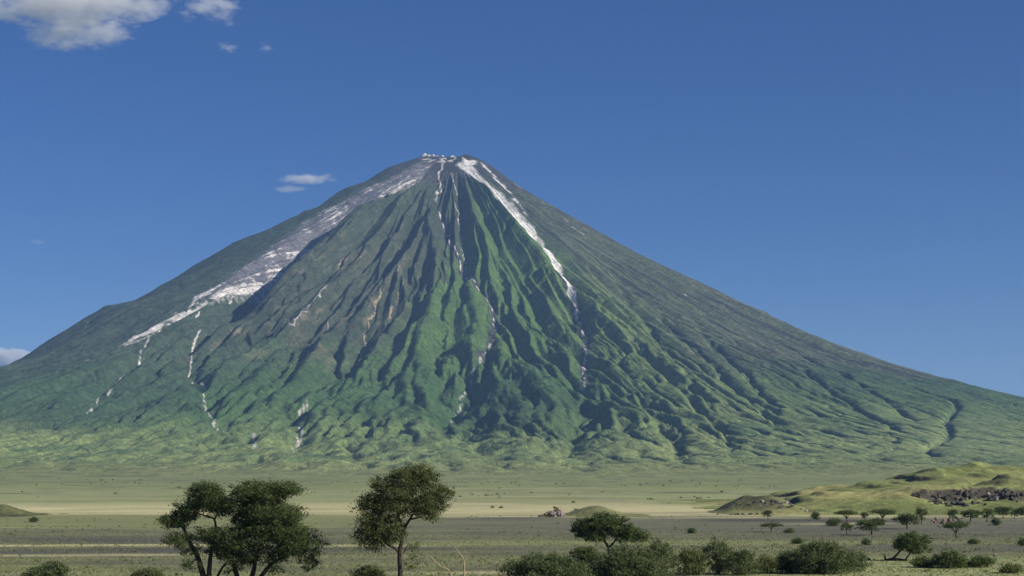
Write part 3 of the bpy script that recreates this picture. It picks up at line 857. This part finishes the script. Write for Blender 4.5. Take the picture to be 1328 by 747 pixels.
def pad_clumps(pads, seed, per_m3=1.0, rmin=0.35, rmax=0.75):
    """clump centres through each pad's volume, thicker towards its skin; a pad is (x, y, z, rx, ry, rz[, density])"""
    g = np.random.default_rng(seed)
    C = []; S = []
    for pd in pads:
        x, y, z, rx, ry, rz = pd[:6]; rx, ry, rz = rx * 1.1, ry * 1.1, rz * 1.1; dn = pd[6] if len(pd) > 6 else 1.0
        n = max(2, int(dn * per_m3 * 4.2 * rx * ry * rz))
        p = g.normal(0, 1, (n, 3)); p /= np.linalg.norm(p, axis=1)[:, None]
        p *= g.random((n, 1)) ** 0.42
        wob = 1.0 + 0.30 * vnoise(p[:, 0] * 2.3 + x * 3, p[:, 1] * 2.3 + p[:, 2] * 1.9 + z, seed)
        p = p * wob[:, None] * np.array([rx, ry, rz]) + np.array([x, y, z])
        C.append(p)
        r = g.uniform(rmin, rmax, (n, 1)); S.append(r * np.array([1.0, 1.0, 0.62]))
    return np.concatenate(C), np.concatenate(S)

def make_tree(name, label, cat, loc, limbs, pads, seed, leaf_mat_, size=0.17, n_each=26, per_m3=1.0, rmin=0.35, rmax=0.75,
              twigs=0.25, rz=0.0, scale=None, group=None, trunk_name="trunk", crown_name="crown", flat=0.5, droop=0.0, tint=(0.75, 1.25), split=False):
    """limbs: list of [(x, y, z, radius), ...] in metres from the base"""
    root = empty(name, loc, rz, scale)
    tag(root, label, cat, group)
    tb = Tubes(); skel = []; side = []
    for L in limbs:
        p = np.asarray(L, float)
        c = curve(p, 5 * len(p))
        rad = np.interp(np.linspace(0, 1, len(c)), np.linspace(0, 1, len(p)), p[:, 3])
        c3 = c[:, :3]
        g = np.random.default_rng(seed + len(skel))
        c3 = c3 + np.cumsum(g.normal(0, 0.012, c3.shape), axis=0) * np.linspace(0, 1, len(c3))[:, None]
        if split and skel:
            t2 = Tubes(); t2.add(c3, rad, 7); side.append(t2)
        else:
            tb.add(c3, rad, 7)
        skel.append(np.column_stack([c3, rad]))
    sk = np.concatenate(skel)
    C, S = pad_clumps(pads, seed, per_m3, rmin, rmax)
    g = np.random.default_rng(seed + 5)
    for k in np.nonzero(g.random(len(C)) < twigs)[0]:
        d = np.linalg.norm(sk[:, :3] - C[k], axis=1) + 0.6 * np.maximum(sk[:, 2] - C[k, 2], 0)
        i = int(np.argmin(d)); a = sk[i, :3]; L = np.linalg.norm(C[k] - a)
        if L < 0.2: continue
        mid = (a + C[k]) / 2 + g.normal(0, 0.10 * L, 3) + np.array([0, 0, -0.04 * L])
        r0 = min(sk[i, 3] * 0.55, 0.012 + 0.016 * L)
        tb.add(curve([a, mid, C[k]], 6), np.linspace(r0, 0.008, len(curve([a, mid, C[k]], 6))), 4)
    tk = tb.build(trunk_name, M_BARK, root)
    for t2 in side: t2.build("limb", M_BARK, tk)
    v, q, col = leaves(C, n_each, S, size, seed + 9, flat, droop, tint)
    obj(crown_name, raw_mesh(crown_name, v, q, color=col), leaf_mat_, root)
    return root

def from_view(px0, py0, dist):
    """the base spot and a converter for a tree's own sketch: sideways and upward offsets at its distance"""
    k = dist / 2300.0
    x = (px0 - 664) * k
    zg = float(ground_height(np.array([x]), np.array([dist]))[0])
    def limb(pts): return [((a - px0) * k, d, (py0 - b) * k, r) for a, b, d, r in pts]
    def pad(x0, x1, y0, y1, d=0.0, dep=None, dn=1.0):
        rx = (x1 - x0) / 2 * k; rz = (y1 - y0) / 2 * k
        return ((x0 + x1) / 2 * k - px0 * k, d, (py0 - (y0 + y1) / 2) * k, rx, dep if dep else max(rx * 0.8, rz), rz, dn)
    return (x, dist, zg), limb, pad

# the two big acacias standing together left of the middle
loc, limb, pad = from_view(268, 757, 209)
make_tree("acacia_tree", "spreading acacia with bent bare trunks, left of the two big trees side by side", "tree", loc,
    [limb([(268, 762, 0, .42), (262, 742, 0, .36), (255, 720, .2, .30), (245, 703, .3, .22), (239, 689, .3, .15), (228, 677, .5, .07)]),
     limb([(271, 762, -.3, .36), (272, 735, -.2, .28), (274, 715, 0, .22), (279, 693, .2, .17), (277, 674, .3, .12), (268, 670, .3, .09), (252, 664, .4, .05)]),
     limb([(277, 676, .3, .11), (283, 660, .2, .09), (278, 645, 0, .06), (268, 638, 0, .03)]),
     limb([(244, 702, .3, .12), (236, 700, .2, .07), (222, 699, .2, .03)]),
     limb([(256, 724, .2, .10), (248, 731, -.4, .05)]),
     limb([(240, 691, .3, .10), (238, 676, .0, .08), (240, 664, -.3, .04)])],
    [pad(210, 240, 664, 684), pad(226, 262, 650, 675), pad(244, 294, 628, 660, 0, 2.2), pad(248, 282, 626, 644, .3, 1.6), pad(210, 252, 690, 708, .2, 1.3), pad(244, 270, 704, 724, .2, .9, .5),
     pad(238, 262, 726, 740, -.5, .9), pad(254, 300, 646, 670, .8, 1.8), pad(266, 292, 684, 704, -.6, 1.1), pad(208, 234, 668, 686, -.4, 1.1), pad(222, 250, 656, 684, .5, 1.3), pad(246, 276, 686, 708, .6, 1.2, .7), pad(222, 250, 706, 722, .1, .9, .6)],
    11, M_LEAF, per_m3=4.0, n_each=52, size=.118, rmin=.3, rmax=.8, split=True)
loc, limb, pad = from_view(322, 757, 210)
make_tree("acacia_tree", "broad dense acacia with drooping foliage, right of the two big trees side by side", "tree", loc,
    [limb([(312, 762, 0, .36), (305, 740, 0, .28), (300, 718, .2, .22), (308, 692, .4, .18), (328, 662, .5, .13), (350, 643, .5, .08), (375, 638, .4, .04)]),
     limb([(322, 762, -.3, .36), (329, 742, -.2, .28), (334, 718, -.4, .22), (348, 692, -.6, .15), (372, 668, -.8, .07)]),
     limb([(330, 762, -.4, .33), (345, 741, -.6, .25), (358, 728, -.8, .20), (372, 723, -1, .14), (395, 711, -1.2, .07)]),
     limb([(276, 762, .3, .2), (284, 744, .2, .16), (293, 730, .2, .12), (302, 716, .3, .06)]),
     limb([(328, 662, .5, .1), (312, 652, .8, .07), (300, 650, .8, .03)]),
     limb([(334, 718, -.4, .14), (318, 702, -1, .10), (300, 696, -1.2, .05)])],
    [pad(303, 392, 626, 647, .3, 3.4), pad(288, 365, 640, 668, .3, 3.0), pad(328, 398, 656, 683, -.6, 2.6), pad(325, 407, 676, 704, -1.2, 2.8),
     pad(278, 340, 684, 724, -.8, 2.4), pad(345, 420, 690, 722, -1.4, 2.6), pad(390, 416, 712, 737, -1.4, 1.3), pad(345, 372, 734, 746, -1.0, 1.0, .8),
     pad(286, 306, 731, 748, -.2, .9, .6), pad(300, 345, 664, 690, .2, 2.4), pad(270, 302, 700, 728, -.6, 1.5), pad(298, 334, 714, 738, -1.0, 1.5, .8), pad(335, 372, 712, 732, -1.4, 1.4, .8)],
    23, M_LEAF, per_m3=3.4, n_each=52, size=.122, rmin=.3, rmax=.85, split=True)
# the lone leafy acacia
loc, limb, pad = from_view(519, 758, 207)
make_tree("acacia_tree", "tall leafy acacia on one upright trunk, standing alone just left of the middle", "tree", loc,
    [limb([(519, 764, 0, .34), (519, 742, 0, .29), (518, 718, 0, .25), (521, 702, 0, .22), (524, 686, .1, .19), (531, 674, .1, .15), (540, 660, .3, .09), (552, 644, .4, .04)]),
     limb([(518, 717, 0, .18), (510, 710, -.2, .14), (500, 705, -.3, .10), (488, 690, -.4, .06), (480, 676, -.4, .03)]),
     limb([(524, 688, .1, .15), (516, 668, .2, .12), (512, 645, .2, .09), (530, 620, .1, .05), (540, 608, .1, .02)]),
     limb([(531, 674, .1, .11), (546, 670, -.3, .08), (560, 660, -.4, .03)]),
     limb([(523, 718, 0, .07), (528, 708, -.2, .05), (527, 699, -.3, .02)]),
     limb([(514, 660, .2, .10), (498, 645, .2, .07), (482, 640, .2, .03)])],
    [pad(516, 566, 602, 634, .1, 2.1), pad(480, 512, 617, 640, .1, 1.3), pad(459, 505, 640, 670, 0, 1.8), pad(534, 586, 628, 658, .3, 1.8, .8),
     pad(490, 542, 628, 666, 0, 2.2), pad(530, 570, 646, 674, -.3, 1.7), pad(463, 503, 662, 712, -.4, 1.6, 1.2), pad(486, 528, 666, 704, -.5, 1.6),
     pad(524, 544, 700, 736, -.2, .8, .5), pad(457, 471, 686, 704, -.3, .5, .7), pad(500, 530, 608, 630, .2, 1.2, .6), pad(562, 594, 632, 648, .4, .9, .6), pad(544, 580, 648, 668, .2, 1.3, .8)],
    37, M_LEAF_O, per_m3=3.6, n_each=52, size=.12, rmin=.3, rmax=.8, flat=.8, droop=.35, split=True)
# the flat acacia behind the bushes
loc, limb, pad = from_view(789, 736, 252)
make_tree("acacia_tree", "flat topped acacia with forked trunk rising behind the bushes right of the middle", "tree", loc,
    [limb([(789, 739, 0, .26), (789, 718, 0, .22), (788, 709, 0, .20), (784, 703, 0, .14), (781, 694, .1, .09), (765, 684, .2, .04)]),
     limb([(789, 711, 0, .17), (796, 705, 0, .13), (800, 698, 0, .10), (812, 692, .1, .07), (832, 692, .1, .03)]),
     limb([(783, 700, 0, .10), (788, 688, -.3, .08), (792, 676, -.3, .04)])],
    [pad(740, 790, 676, 702, 0, 2.4), pad(752, 808, 668, 690, 0, 2.6), pad(795, 846, 687, 704, 0, 2.0), pad(780, 822, 676, 698, .1, 2.2)],
    41, M_LEAF, per_m3=3.6, n_each=32, size=.16, rmin=.32, rmax=.62, split=True)

# ---- bushes: many stems from the ground, foliage down to it
def make_bush(label, cx, top, basey, width, seed, mat, dist=None, group=None, lean=0.0, dens=1.0, tall=1.0):
    d = dist if dist else CAM_H * 2300.0 / (basey - 625.0)
    k = d / 2300.0
    x = (cx - 664) * k
    w = width * k / 2 * 1.15; h = (basey - top) * k * 0.92
    zg = float(ground_height(np.array([x]), np.array([d]))[0])
    g = np.random.default_rng(seed)
    limbs = []; pads = []
    n = max(5, int(5 * w))
    for i in range(n):
        a = g.uniform(0, 6.283); rr = math.sqrt(g.random())
        ex, ey = rr * w * 0.72 * math.cos(a) + lean * h, rr * w * 0.6 * math.sin(a)
        hh = h * (0.40 + 0.55 * (1 - rr ** 2)) * g.uniform(0.5, 1.08)
        limbs.append([(ex * .12, ey * .12, -0.1, .05), (ex * .55, ey * .55, hh * .45, .035), (ex, ey, hh * .8, .012)])
        q = w * g.uniform(.24, .48)
        pads.append((ex, ey, hh * .74, q, q, min(hh * .30, q * 1.1), 1.0))
        pads.append((ex * 1.02, ey, hh * .34, q, q, hh * .34, .6))
    for i in range(int(8 + 9 * w)):
        a = g.uniform(0, 6.283); rr = g.uniform(.2, 1.0); hh = h * (1.05 - .55 * rr ** 2) * g.uniform(.8, 1.06)
        ex, ey = rr * w * 1.05 * math.cos(a) + lean * h, rr * w * .9 * math.sin(a)
        limbs.append([(ex * .3, ey * .3, hh * .2, .025), (ex * .75, ey * .75, hh * .7, .016), (ex, ey, hh, .006)])
        pads.append((ex, ey, hh * .95, .26, .26, .36, 1.0)); pads.append((ex * .88, ey * .88, hh * .8, .25, .25, .3, 1.0))
    limbs.append([(0, 0, -.1, .07), (lean * h * .5, 0, h * .5, .05), (lean * h, 0, h * .85, .015)])
    pads.append((lean * h * .8, 0, h * .72, w * .45, w * .45, h * .24, 1.0))
    return make_tree("bush", label, "bush", (x, d, zg), limbs, pads, seed, mat, size=.14, n_each=20, per_m3=3.2 * dens, rmin=.28, rmax=.75,
                     twigs=.08, trunk_name="stems", crown_name="foliage", flat=.9, droop=-.25, group=group, tint=(.6, 1.5))
BG = "bushes along the near edge of the plain"
for lab, cx, top, by, wd, mat, dn in (
    ("pale green rounded bush at the bottom edge, left end of the bush row", 706, 716, 754, 100, M_BUSH, .8),
    ("dark low bush directly under the flat topped acacia's left side", 760, 707, 744, 52, M_LEAF, 1.2),
    ("wide green bush in front of the flat topped acacia's trunk", 812, 706, 751, 96, M_BUSH, 1.0),
    ("leafy bush right of the flat topped acacia, below its canopy tip", 852, 697, 748, 48, M_BUSH, .8),
    ("low grey green bush beside the tall pointed bush", 898, 710, 746, 44, M_LEAF_O, .7),
    ("tall pointed bush in the middle of the bush row", 930, 695, 744, 40, M_BUSH, .9),
    ("rounded bush touching the tall pointed bush on its right", 963, 711, 746, 40, M_BUSH, .9),
    ("thin grey bush in the gap right of the rounded bush", 995, 719, 744, 30, M_LEAF_O, .5),
    ("low dark bush leaning on the biggest bush's left flank", 1026, 714, 743, 44, M_BUSH, 1.0),
    ("biggest bush of the row, broad feathery crown, right of centre", 1066, 698, 744, 76, M_BUSH, 1.0),
    ("sloping bush at the right end of the bush row", 1104, 713, 741, 40, M_BUSH, .8),
    ("soft green bush at the bottom left corner", 64, 729, 757, 56, M_BUSH, .7),
    ("low bush at the bottom edge left of the two big acacias", 191, 738, 760, 46, M_LEAF_O, .7),
    ("small bush at the foot of the lone leafy acacia", 479, 735, 756, 36, M_LEAF_O, .6)):
    make_bush(lab, cx, top, by, wd, 1000 + cx, mat, group=BG, dens=dn)
BR = "bushes on the bright grass at the right"
for lab, cx, top, by, wd, mat, dn in (
    ("low dense bush right of the leaning acacia", 1199, 724, 736, 28, M_LEAF, 1.2),
    ("rounded tallest bush of three on the bright grass", 1232, 714, 737, 42, M_LEAF, 1.2),
    ("spreading low bush, rightmost of three on the bright grass", 1268, 722, 736, 36, M_LEAF, 1.0),
    ("small tuft of bush near the bottom right corner", 1312, 734, 743, 22, M_LEAF_O, .8),
    ("dark bush cut by the right edge of the picture", 1330, 698, 708, 14, M_LEAF, 1.0)):
    make_bush(lab, cx, top, by, wd, 1000 + cx, mat, group=BR, dens=dn)
SH = "small shrubs dotted over the plain"
for lab, cx, top, by, wd in (
    ("tiny dark shrub on the left plain above the ash strips", 44, 671, 677, 9),
    ("dark shrub on the low mound beside the brown rock heap", 747, 660, 668, 11),
    ("lone tiny shrub on the open ash flat above the bush row", 898, 686, 692, 8),
    ("tiny shrub just below the flat shrubby tree on the ash flat", 1023, 686, 691, 8),
    ("small shrub above the biggest bush's left shoulder", 1034, 699, 705, 10),
    ("small shrub above the right end of the bush row", 1123, 701, 707, 8),
    ("rounded shrub at the left of the small acacia group", 1058, 664, 674, 10),
    ("dark shrub standing on ash below the right hand acacias", 1292, 671, 682, 10),
    ("spreading shrub beneath the leftmost small acacia's canopy", 1082, 671, 682, 17),
    ("small shrub on grass right of the ash flat acacia", 1262, 700, 706, 8)):
    make_bush(lab, cx, top, by, wd, 2000 + cx, M_LEAF, group=SH, dens=1.0)

# ---- small acacias on the ash flat: a few grown once, then copied
def proto_acacia(seed, kind):
    g = np.random.default_rng(seed)
    limbs = []; pads = []
    H_ = 4.0
    if kind == "umbrella": W, t0, t1 = 3.1, 1.9, 3.7
    elif kind == "round": W, t0, t1 = 1.9, 1.3, 3.9
    else: W, t0, t1 = 2.6, 1.4, 3.8
    limbs.append([(0, 0, -.15, .17), (.08, 0, .7, .14), (.02, .05, 1.3, .12)])
    for i in range(7):
        a = i * 0.9 + g.uniform(-.3, .3); rr = W * g.uniform(.45, .75)
        ex, ey = rr * math.cos(a), rr * math.sin(a)
        ez = t0 + (t1 - t0) * (1 - (rr / W) ** 2) * g.uniform(.6, .9) + .25
        limbs.append([(.02, .05, 1.2, .09), (ex * .45, ey * .45, 1.2 + (ez - 1.2) * .6, .06), (ex, ey, ez, .02)])
        q = W * g.uniform(.40, .54)
        pads.append((ex, ey, ez, q, q, (t1 - t0) * g.uniform(.17, .3), 1.0))
        if kind != "umbrella" and i % 2:
            pads.append((ex, ey, t0 + .25, q * .8, q * .8, .5, .9))
    pads.append((0, 0, t1 - .45, W * .5, W * .5, .42, 1.0))
    root = make_tree("small_acacia", "proto", "tree", (0, 0, 0), limbs, pads, seed, M_LEAF, size=.18, n_each=18, per_m3=4.5, rmin=.3, rmax=.55, twigs=.15)
    return root
PROTO = {("umbrella", 0): proto_acacia(501, "umbrella"), ("umbrella", 1): proto_acacia(502, "umbrella"),
         ("umbrella", 2): proto_acacia(506, "umbrella"), ("round", 1): proto_acacia(507, "round"), ("round", 2): proto_acacia(508, "round"), ("bushy", 2): proto_acacia(509, "bushy"),
         ("round", 0): proto_acacia(503, "round"), ("bushy", 0): proto_acacia(504, "bushy"), ("bushy", 1): proto_acacia(505, "bushy")}
PW = {"umbrella": 6.2, "round": 3.9, "bushy": 5.4}
used = set()
def small_acacia(kind, var, cx, top, by, wd, rz, label, base=None):
    src = PROTO[(kind, var)]
    x, d = at_row(cx, by)
    if base is not None: d = base; x = (cx - 664) / 2300 * d
    k = d / 2300.0
    if (kind, var) in used:
        r = src.copy(); COL.objects.link(r)
        for ch in list(src.children):
            c = ch.copy(); COL.objects.link(c); c.parent = r
    else:
        r = src; used.add((kind, var))
    z = hz(x, d)
    sc = (by - top) * k / 4.1; sw = wd * k / PW[kind]
    r.location = (x, d, z); r.rotation_euler = (0, 0, rz); r.scale = (sw, sw, sc)
    tag(r, label, "tree", "small acacias on the ash flat below the hill")
for a in (
    ("umbrella", 0, 1098, 660, 678, 29, .3, "leftmost small acacia of the group below the hill, shading a shrub"),
    ("round", 0, 1121, 663, 675, 10, 1.1, "tiny thin acacia between two flat topped ones below the hill"),
    ("umbrella", 1, 1145, 658, 677, 33, 2.0, "flat topped acacia against the grassy slope behind the broad dark one"),
    ("bushy", 0, 1130, 671, 694, 38, .0, "broad dark acacia with short trunk, nearest of the left group below the hill"),
    ("round", 1, 1098, 676, 693, 15, 2.2, "small olive acacia on a thin stem left of the broad dark acacia"),
    ("bushy", 1, 1176, 664, 686, 32, 1.3, "rounded acacia with visible trunk right of the broad dark acacia"),
    ("round", 2, 1195, 657, 680, 16, .5, "tall narrow acacia right of the rounded one, against the slope"),
    ("umbrella", 2, 1240, 675, 699, 33, 1.6, "lone flat topped acacia out on the ash flat before the red boulders"),
    ("round", 0, 1236, 659, 676, 14, 2.9, "small acacia standing directly behind the red boulders"),
    ("bushy", 2, 1259, 660, 676, 26, 2.5, "wide dark acacia right of the red boulders"),
    ("round", 1, 1280, 658, 677, 17, .9, "upright acacia right of the wide dark one below the cliff"),
    ("bushy", 1, 1301, 655, 672, 24, 2.1, "acacia under the darkest part of the cliff"),
    ("round", 2, 1316, 660, 673, 10, 1.7, "tiny acacia in the bright grass below the cliff"),
    ("bushy", 0, 1331, 655, 673, 26, .6, "acacia cut off by the right edge below the cliff"),
    ("umbrella", 1, 1000, 677, 690, 28, .8, "flat spreading low tree alone on the ash flat left of the group"),
    ("round", 0, 996, 661, 673, 13, 2.4, "tiny tree at the foot of the rocky knoll")):
    small_acacia(*a)

# the acacia that grows from a fallen trunk
loc, limb, pad = from_view(1160, 728, 12 * 2300 / (728 - 625.0))
make_tree("acacia_tree", "leaning acacia growing from a fallen trunk on the right of the plain", "tree", loc,
    [limb([(1148, 727.5, .1, .22), (1156, 726, 0, .24), (1166, 726.5, 0, .24), (1176, 727.5, -.1, .16)]),
     limb([(1148.5, 729, .1, .2), (1148, 724, .1, .16), (1147.5, 720.5, .1, .08)]),
     limb([(1156, 726, 0, .2), (1161, 722, 0, .17), (1167, 715, 0, .15), (1173, 706, .1, .10), (1182, 698, .1, .04)]),
     limb([(1174, 727, 0, .14), (1178, 721, 0, .12), (1184, 714, 0, .10), (1194, 705, 0, .06), (1204, 702, 0, .03)])],
    [pad(1157, 1186, 698, 716, 0, 1.6), pad(1166, 1196, 690, 706, 0, 1.7), pad(1176, 1200, 702, 720, 0, 1.5), pad(1192, 1207, 696, 708, 0, 1.0), pad(1202, 1210, 704, 717, 0, .5)],
    61, M_LEAF, per_m3=5, n_each=28, size=.16, rmin=.28, rmax=.55, split=True)

# ------------------------------------------------------------------ dry stalks close by
loc, limb, pad = from_view(600, 780, 60)
def ground_at(x, y): return float(ground_height(np.array([x]), np.array([y]))[0])
k = 60 / 2300.0
sx = (600 - 664) * k
root = empty("dry_stalk", (sx, 60, ground_at(sx, 60)))
tag(root, "bare tan dry stalks rising in front of the plain right of the lone acacia", "dry plant")
def stalk(pts):
    return [((a - 600) * k, d, CAM_H + (625 - b) * k - ground_at(sx, 60), r) for a, b, d, r in pts]
zb = 625 + (CAM_H - ground_at(sx, 60) + .1) / k
for L in (stalk([(601, zb, 0, .045), (602, 747, 0, .04), (601.5, 728, 0, .032), (597, 719, 0, .026), (589, 708, 0, .018), (577, 694, 0, .010)]),
          stalk([(598, zb, .1, .045), (586, 749, .1, .038), (570, 734, .1, .03), (554, 718, .1, .012)]),
          stalk([(601.5, 729, 0, .022), (604, 720, 0, .016), (603, 712, .1, .008)]),
          stalk([(599, 722, 0, .018), (592, 716, .1, .012), (586, 714, .1, .006)])):
    t = Tubes(); p = np.array(L); c = curve(p, 5 * len(p))
    t.add(c[:, :3], np.interp(np.linspace(0, 1, len(c)), np.linspace(0, 1, len(p)), p[:, 3] * 0.72), 7)
    t.build("stem", M_TWIG, root)

# ------------------------------------------------------------------ grass tussocks and low scrub
def scatter(n, x_of, y0, y1, seed, h0, h1, blades, width, name, mat, label, keep, tint_a, tint_b):
    g = np.random.default_rng(seed)
    y = g.uniform(y0, y1, n); x = g.uniform(-0.30, 0.30, n) * y * 1.08
    m = keep(x, y, g)
    x, y = x[m], y[m]; n = len(x)
    z = ground_height(x, y)
    s = g.uniform(h0, h1, n)
    N = n * blades
    X = np.repeat(x, blades) + g.normal(0, 1, N) * np.repeat(s, blades) * .45
    Y = np.repeat(y, blades) + g.normal(0, 1, N) * np.repeat(s, blades) * .45
    Z = np.repeat(z, blades) - 0.03; S = np.repeat(s, blades) * g.uniform(.6, 1.15, N)
    a = g.uniform(0, 6.283, N); lx = np.cos(a); ly = np.sin(a); b = g.uniform(0, 6.283, N)
    w = S * width
    v = np.stack([np.stack([X - lx * w, Y - ly * w, Z], -1), np.stack([X + lx * w, Y + ly * w, Z], -1),
                  np.stack([X + np.cos(b) * S * .5, Y + np.sin(b) * S * .5, Z + S], -1)], 1).reshape(-1, 3)
    t = g.uniform(0, 1, (n, 1)); col = np.array(tint_a) * (1 - t) + np.array(tint_b) * t
    col = np.repeat(col, blades, axis=0) * g.uniform(.8, 1.2, (N, 1))
    me = raw_mesh(name, v, tris=np.arange(3 * N).reshape(N, 3), color=np.repeat(col, 3, axis=0))
    tag(obj(name, me, mat), label, None, kind="stuff")
def dens_mask(x, y, g):
    d = fbm(x / 26.0, y / 12.0, 102, 4) + 0.5 * fbm(x / 5.0, y / 4.0, 103, 3)
    c = plain_color(x, y)
    green = c[:, 1] > 0.085
    return (g.random(len(x)) < np.clip(.45 + .8 * d, .05, 1)) & green
scatter(70000, None, 185, 430, 81, .10, .28, 3, .45, "grass", M_GRASS, "short tussock grass over the near plain", dens_mask, (.72, .8, .7), (1.1, 1.08, 1.0))
def scrub_mask(x, y, g):
    return g.random(len(x)) < np.clip(.10 + .9 * fbm(x / 30.0, y / 20.0, 131, 3), 0.02, 1)
scatter(3800, None, 190, 620, 82, .2, .5, 9, .3, "low_scrub", M_LEAF, "scattered low dark scrub over the plain", scrub_mask, (.9, .9, .9), (1.7, 1.6, 1.4))

def far_mask(x, y, g):
    return g.random(len(x)) < np.clip(-.25 + 1.3 * fbm(x / 120.0, y / 160.0, 133, 4), 0.004, 1)
scatter(6000, None, 700, 3000, 83, .5, 1.7, 9, .5, "distant_scrub", M_LEAF, "dark scrub dotted over the far plain below the volcano", far_mask, (.9, .9, .9), (1.5, 1.5, 1.3))

# ------------------------------------------------------------------ clouds, real bodies of vapour far beyond and above the volcano
def cloud_mat(name, nscale, thick, sparse):
    m = bpy.data.materials.new(name); m.use_nodes = True
    nt = m.node_tree
    for n in list(nt.nodes): nt.nodes.remove(n)
    out = nt.nodes.new("ShaderNodeOutputMaterial")
    v = nt.nodes.new("ShaderNodeVolumePrincipled")
    v.inputs["Color"].default_value = (0.98, 0.98, 0.98, 1)
    v.inputs["Anisotropy"].default_value = 0.0
    tc = nt.nodes.new("ShaderNodeTexCoord"); geo = nt.nodes.new("ShaderNodeNewGeometry")
    ln = nt.nodes.new("ShaderNodeVectorMath"); ln.operation = 'LENGTH'
    nt.links.new(tc.outputs["Object"], ln.inputs[0])
    mp = nt.nodes.new("ShaderNodeMapping"); mp.inputs["Scale"].default_value = (0.55, 0.8, 1.15)
    nt.links.new(geo.outputs["Position"], mp.inputs["Vector"])
    n = noise_node(nt, nscale, 9, 0.68, mp.outputs["Vector"])
    def math_(op, a, b):
        k = nt.nodes.new("ShaderNodeMath"); k.operation = op
        for i, q in enumerate((a, b)):
            if isinstance(q, (int, float)): k.inputs[i].default_value = q
            else: nt.links.new(q, k.inputs[i])
        return k.outputs[0]
    d = math_('SUBTRACT', math_('MULTIPLY', math_('SUBTRACT', n.outputs["Fac"], 0.5), 4.6), math_('MULTIPLY', math_('POWER', ln.outputs["Value"], 1.6), 1.15))
    d = math_('MAXIMUM', math_('ADD', d, sparse), 0.0)
    d = math_('MULTIPLY', math_('MINIMUM', d, 0.6), thick)
    nt.links.new(d, v.inputs["Density"])
    nt.links.new(v.outputs[0], out.inputs["Volume"])
    return m

def sphere_mesh(name, nu=20, nv=12):
    a = np.linspace(0, math.pi, nv); b = np.linspace(0, 2 * math.pi, nu, endpoint=False)
    V = np.stack([np.sin(a)[:, None] * np.cos(b)[None], np.sin(a)[:, None] * np.sin(b)[None], np.cos(a)[:, None] + 0 * b[None]], -1).reshape(-1, 3)
    return raw_mesh(name, V, quads=grid_quads(nv, nu, wrap=True), smooth=True)

def cloud(label, x0, x1, y0, y1, dist, nscale, thick, sparse, depth=None):
    k = dist / 2300.0
    rx, rz = (x1 - x0) / 2 * k, (y1 - y0) / 2 * k
    o = obj("cloud", sphere_mesh("cloud"), cloud_mat("cloud_vapour", nscale, thick, sparse))
    o.location = (((x0 + x1) / 2 - 664) * k, dist, CAM_H + (625 - (y0 + y1) / 2) * k)
    o.scale = (rx, depth if depth else max(rz * 1.3, rx * 0.4), rz)
    return tag(o, label, "cloud", "fair weather clouds")
cloud("long white cloud bank cut by the top left corner", -60, 240, -30, 34, 20000, .0060, .0062, .90)
cloud("white ragged lobe hanging below the top left cloud bank", 10, 190, 12, 70, 20000, .0070, .0055, .78)
cloud("small torn wisp beside the top left cloud bank", 190, 230, 2, 26, 20000, .0070, .008, .46)
cloud("pair of thin streaky wisps at the top edge", 215, 330, -12, 36, 20000, .0065, .006, .50)
cloud("faint wisp alone below the top streaks, left one", 274, 318, 50, 74, 20000, .0075, .007, .48)
cloud("faint thin wisp just right of the lone faint wisp", 320, 368, 52, 70, 20000, .0075, .006, .44)
cloud("bright flat cloud streak left of the summit", 352, 452, 222, 242, 20000, .0085, .008, .62)
cloud("faint shred under the bright streak left of the summit", 345, 406, 238, 252, 20000, .0075, .007, .48)
cloud("very faint puff low over the left flank", 26, 68, 306, 320, 20000, .0070, .004, .44)
cloud("white cloud edge peeping over the left foot of the volcano", -46, 52, 450, 486, 34000, .0022, .02, .95)

# ------------------------------------------------------------------ the air
def haze():
    m = bpy.data.materials.new("haze_air"); m.use_nodes = True
    nt = m.node_tree
    for n in list(nt.nodes): nt.nodes.remove(n)
    out = nt.nodes.new("ShaderNodeOutputMaterial")
    v = nt.nodes.new("ShaderNodeVolumePrincipled")
    v.inputs["Color"].default_value = (0.34, 0.57, 1.0, 1)
    v.inputs["Density"].default_value = 2.9e-5
    v.inputs["Anisotropy"].default_value = 0.0
    nt.links.new(v.outputs[0], out.inputs["Volume"])
    z0, z1, s = -60.0, 1760.0, 33000.0
    V = [(sx * s, sy * s, z) for z in (z0, z1) for sx, sy in ((-1, -1), (1, -1), (1, 1), (-1, 1))]
    Q = [(3, 2, 1, 0), (4, 5, 6, 7), (0, 1, 5, 4), (1, 2, 6, 5), (2, 3, 7, 6), (3, 0, 4, 7)]
    tag(obj("haze", raw_mesh("haze", V, quads=Q), m), "thin blue haze in the air", "haze", kind="stuff")
haze()
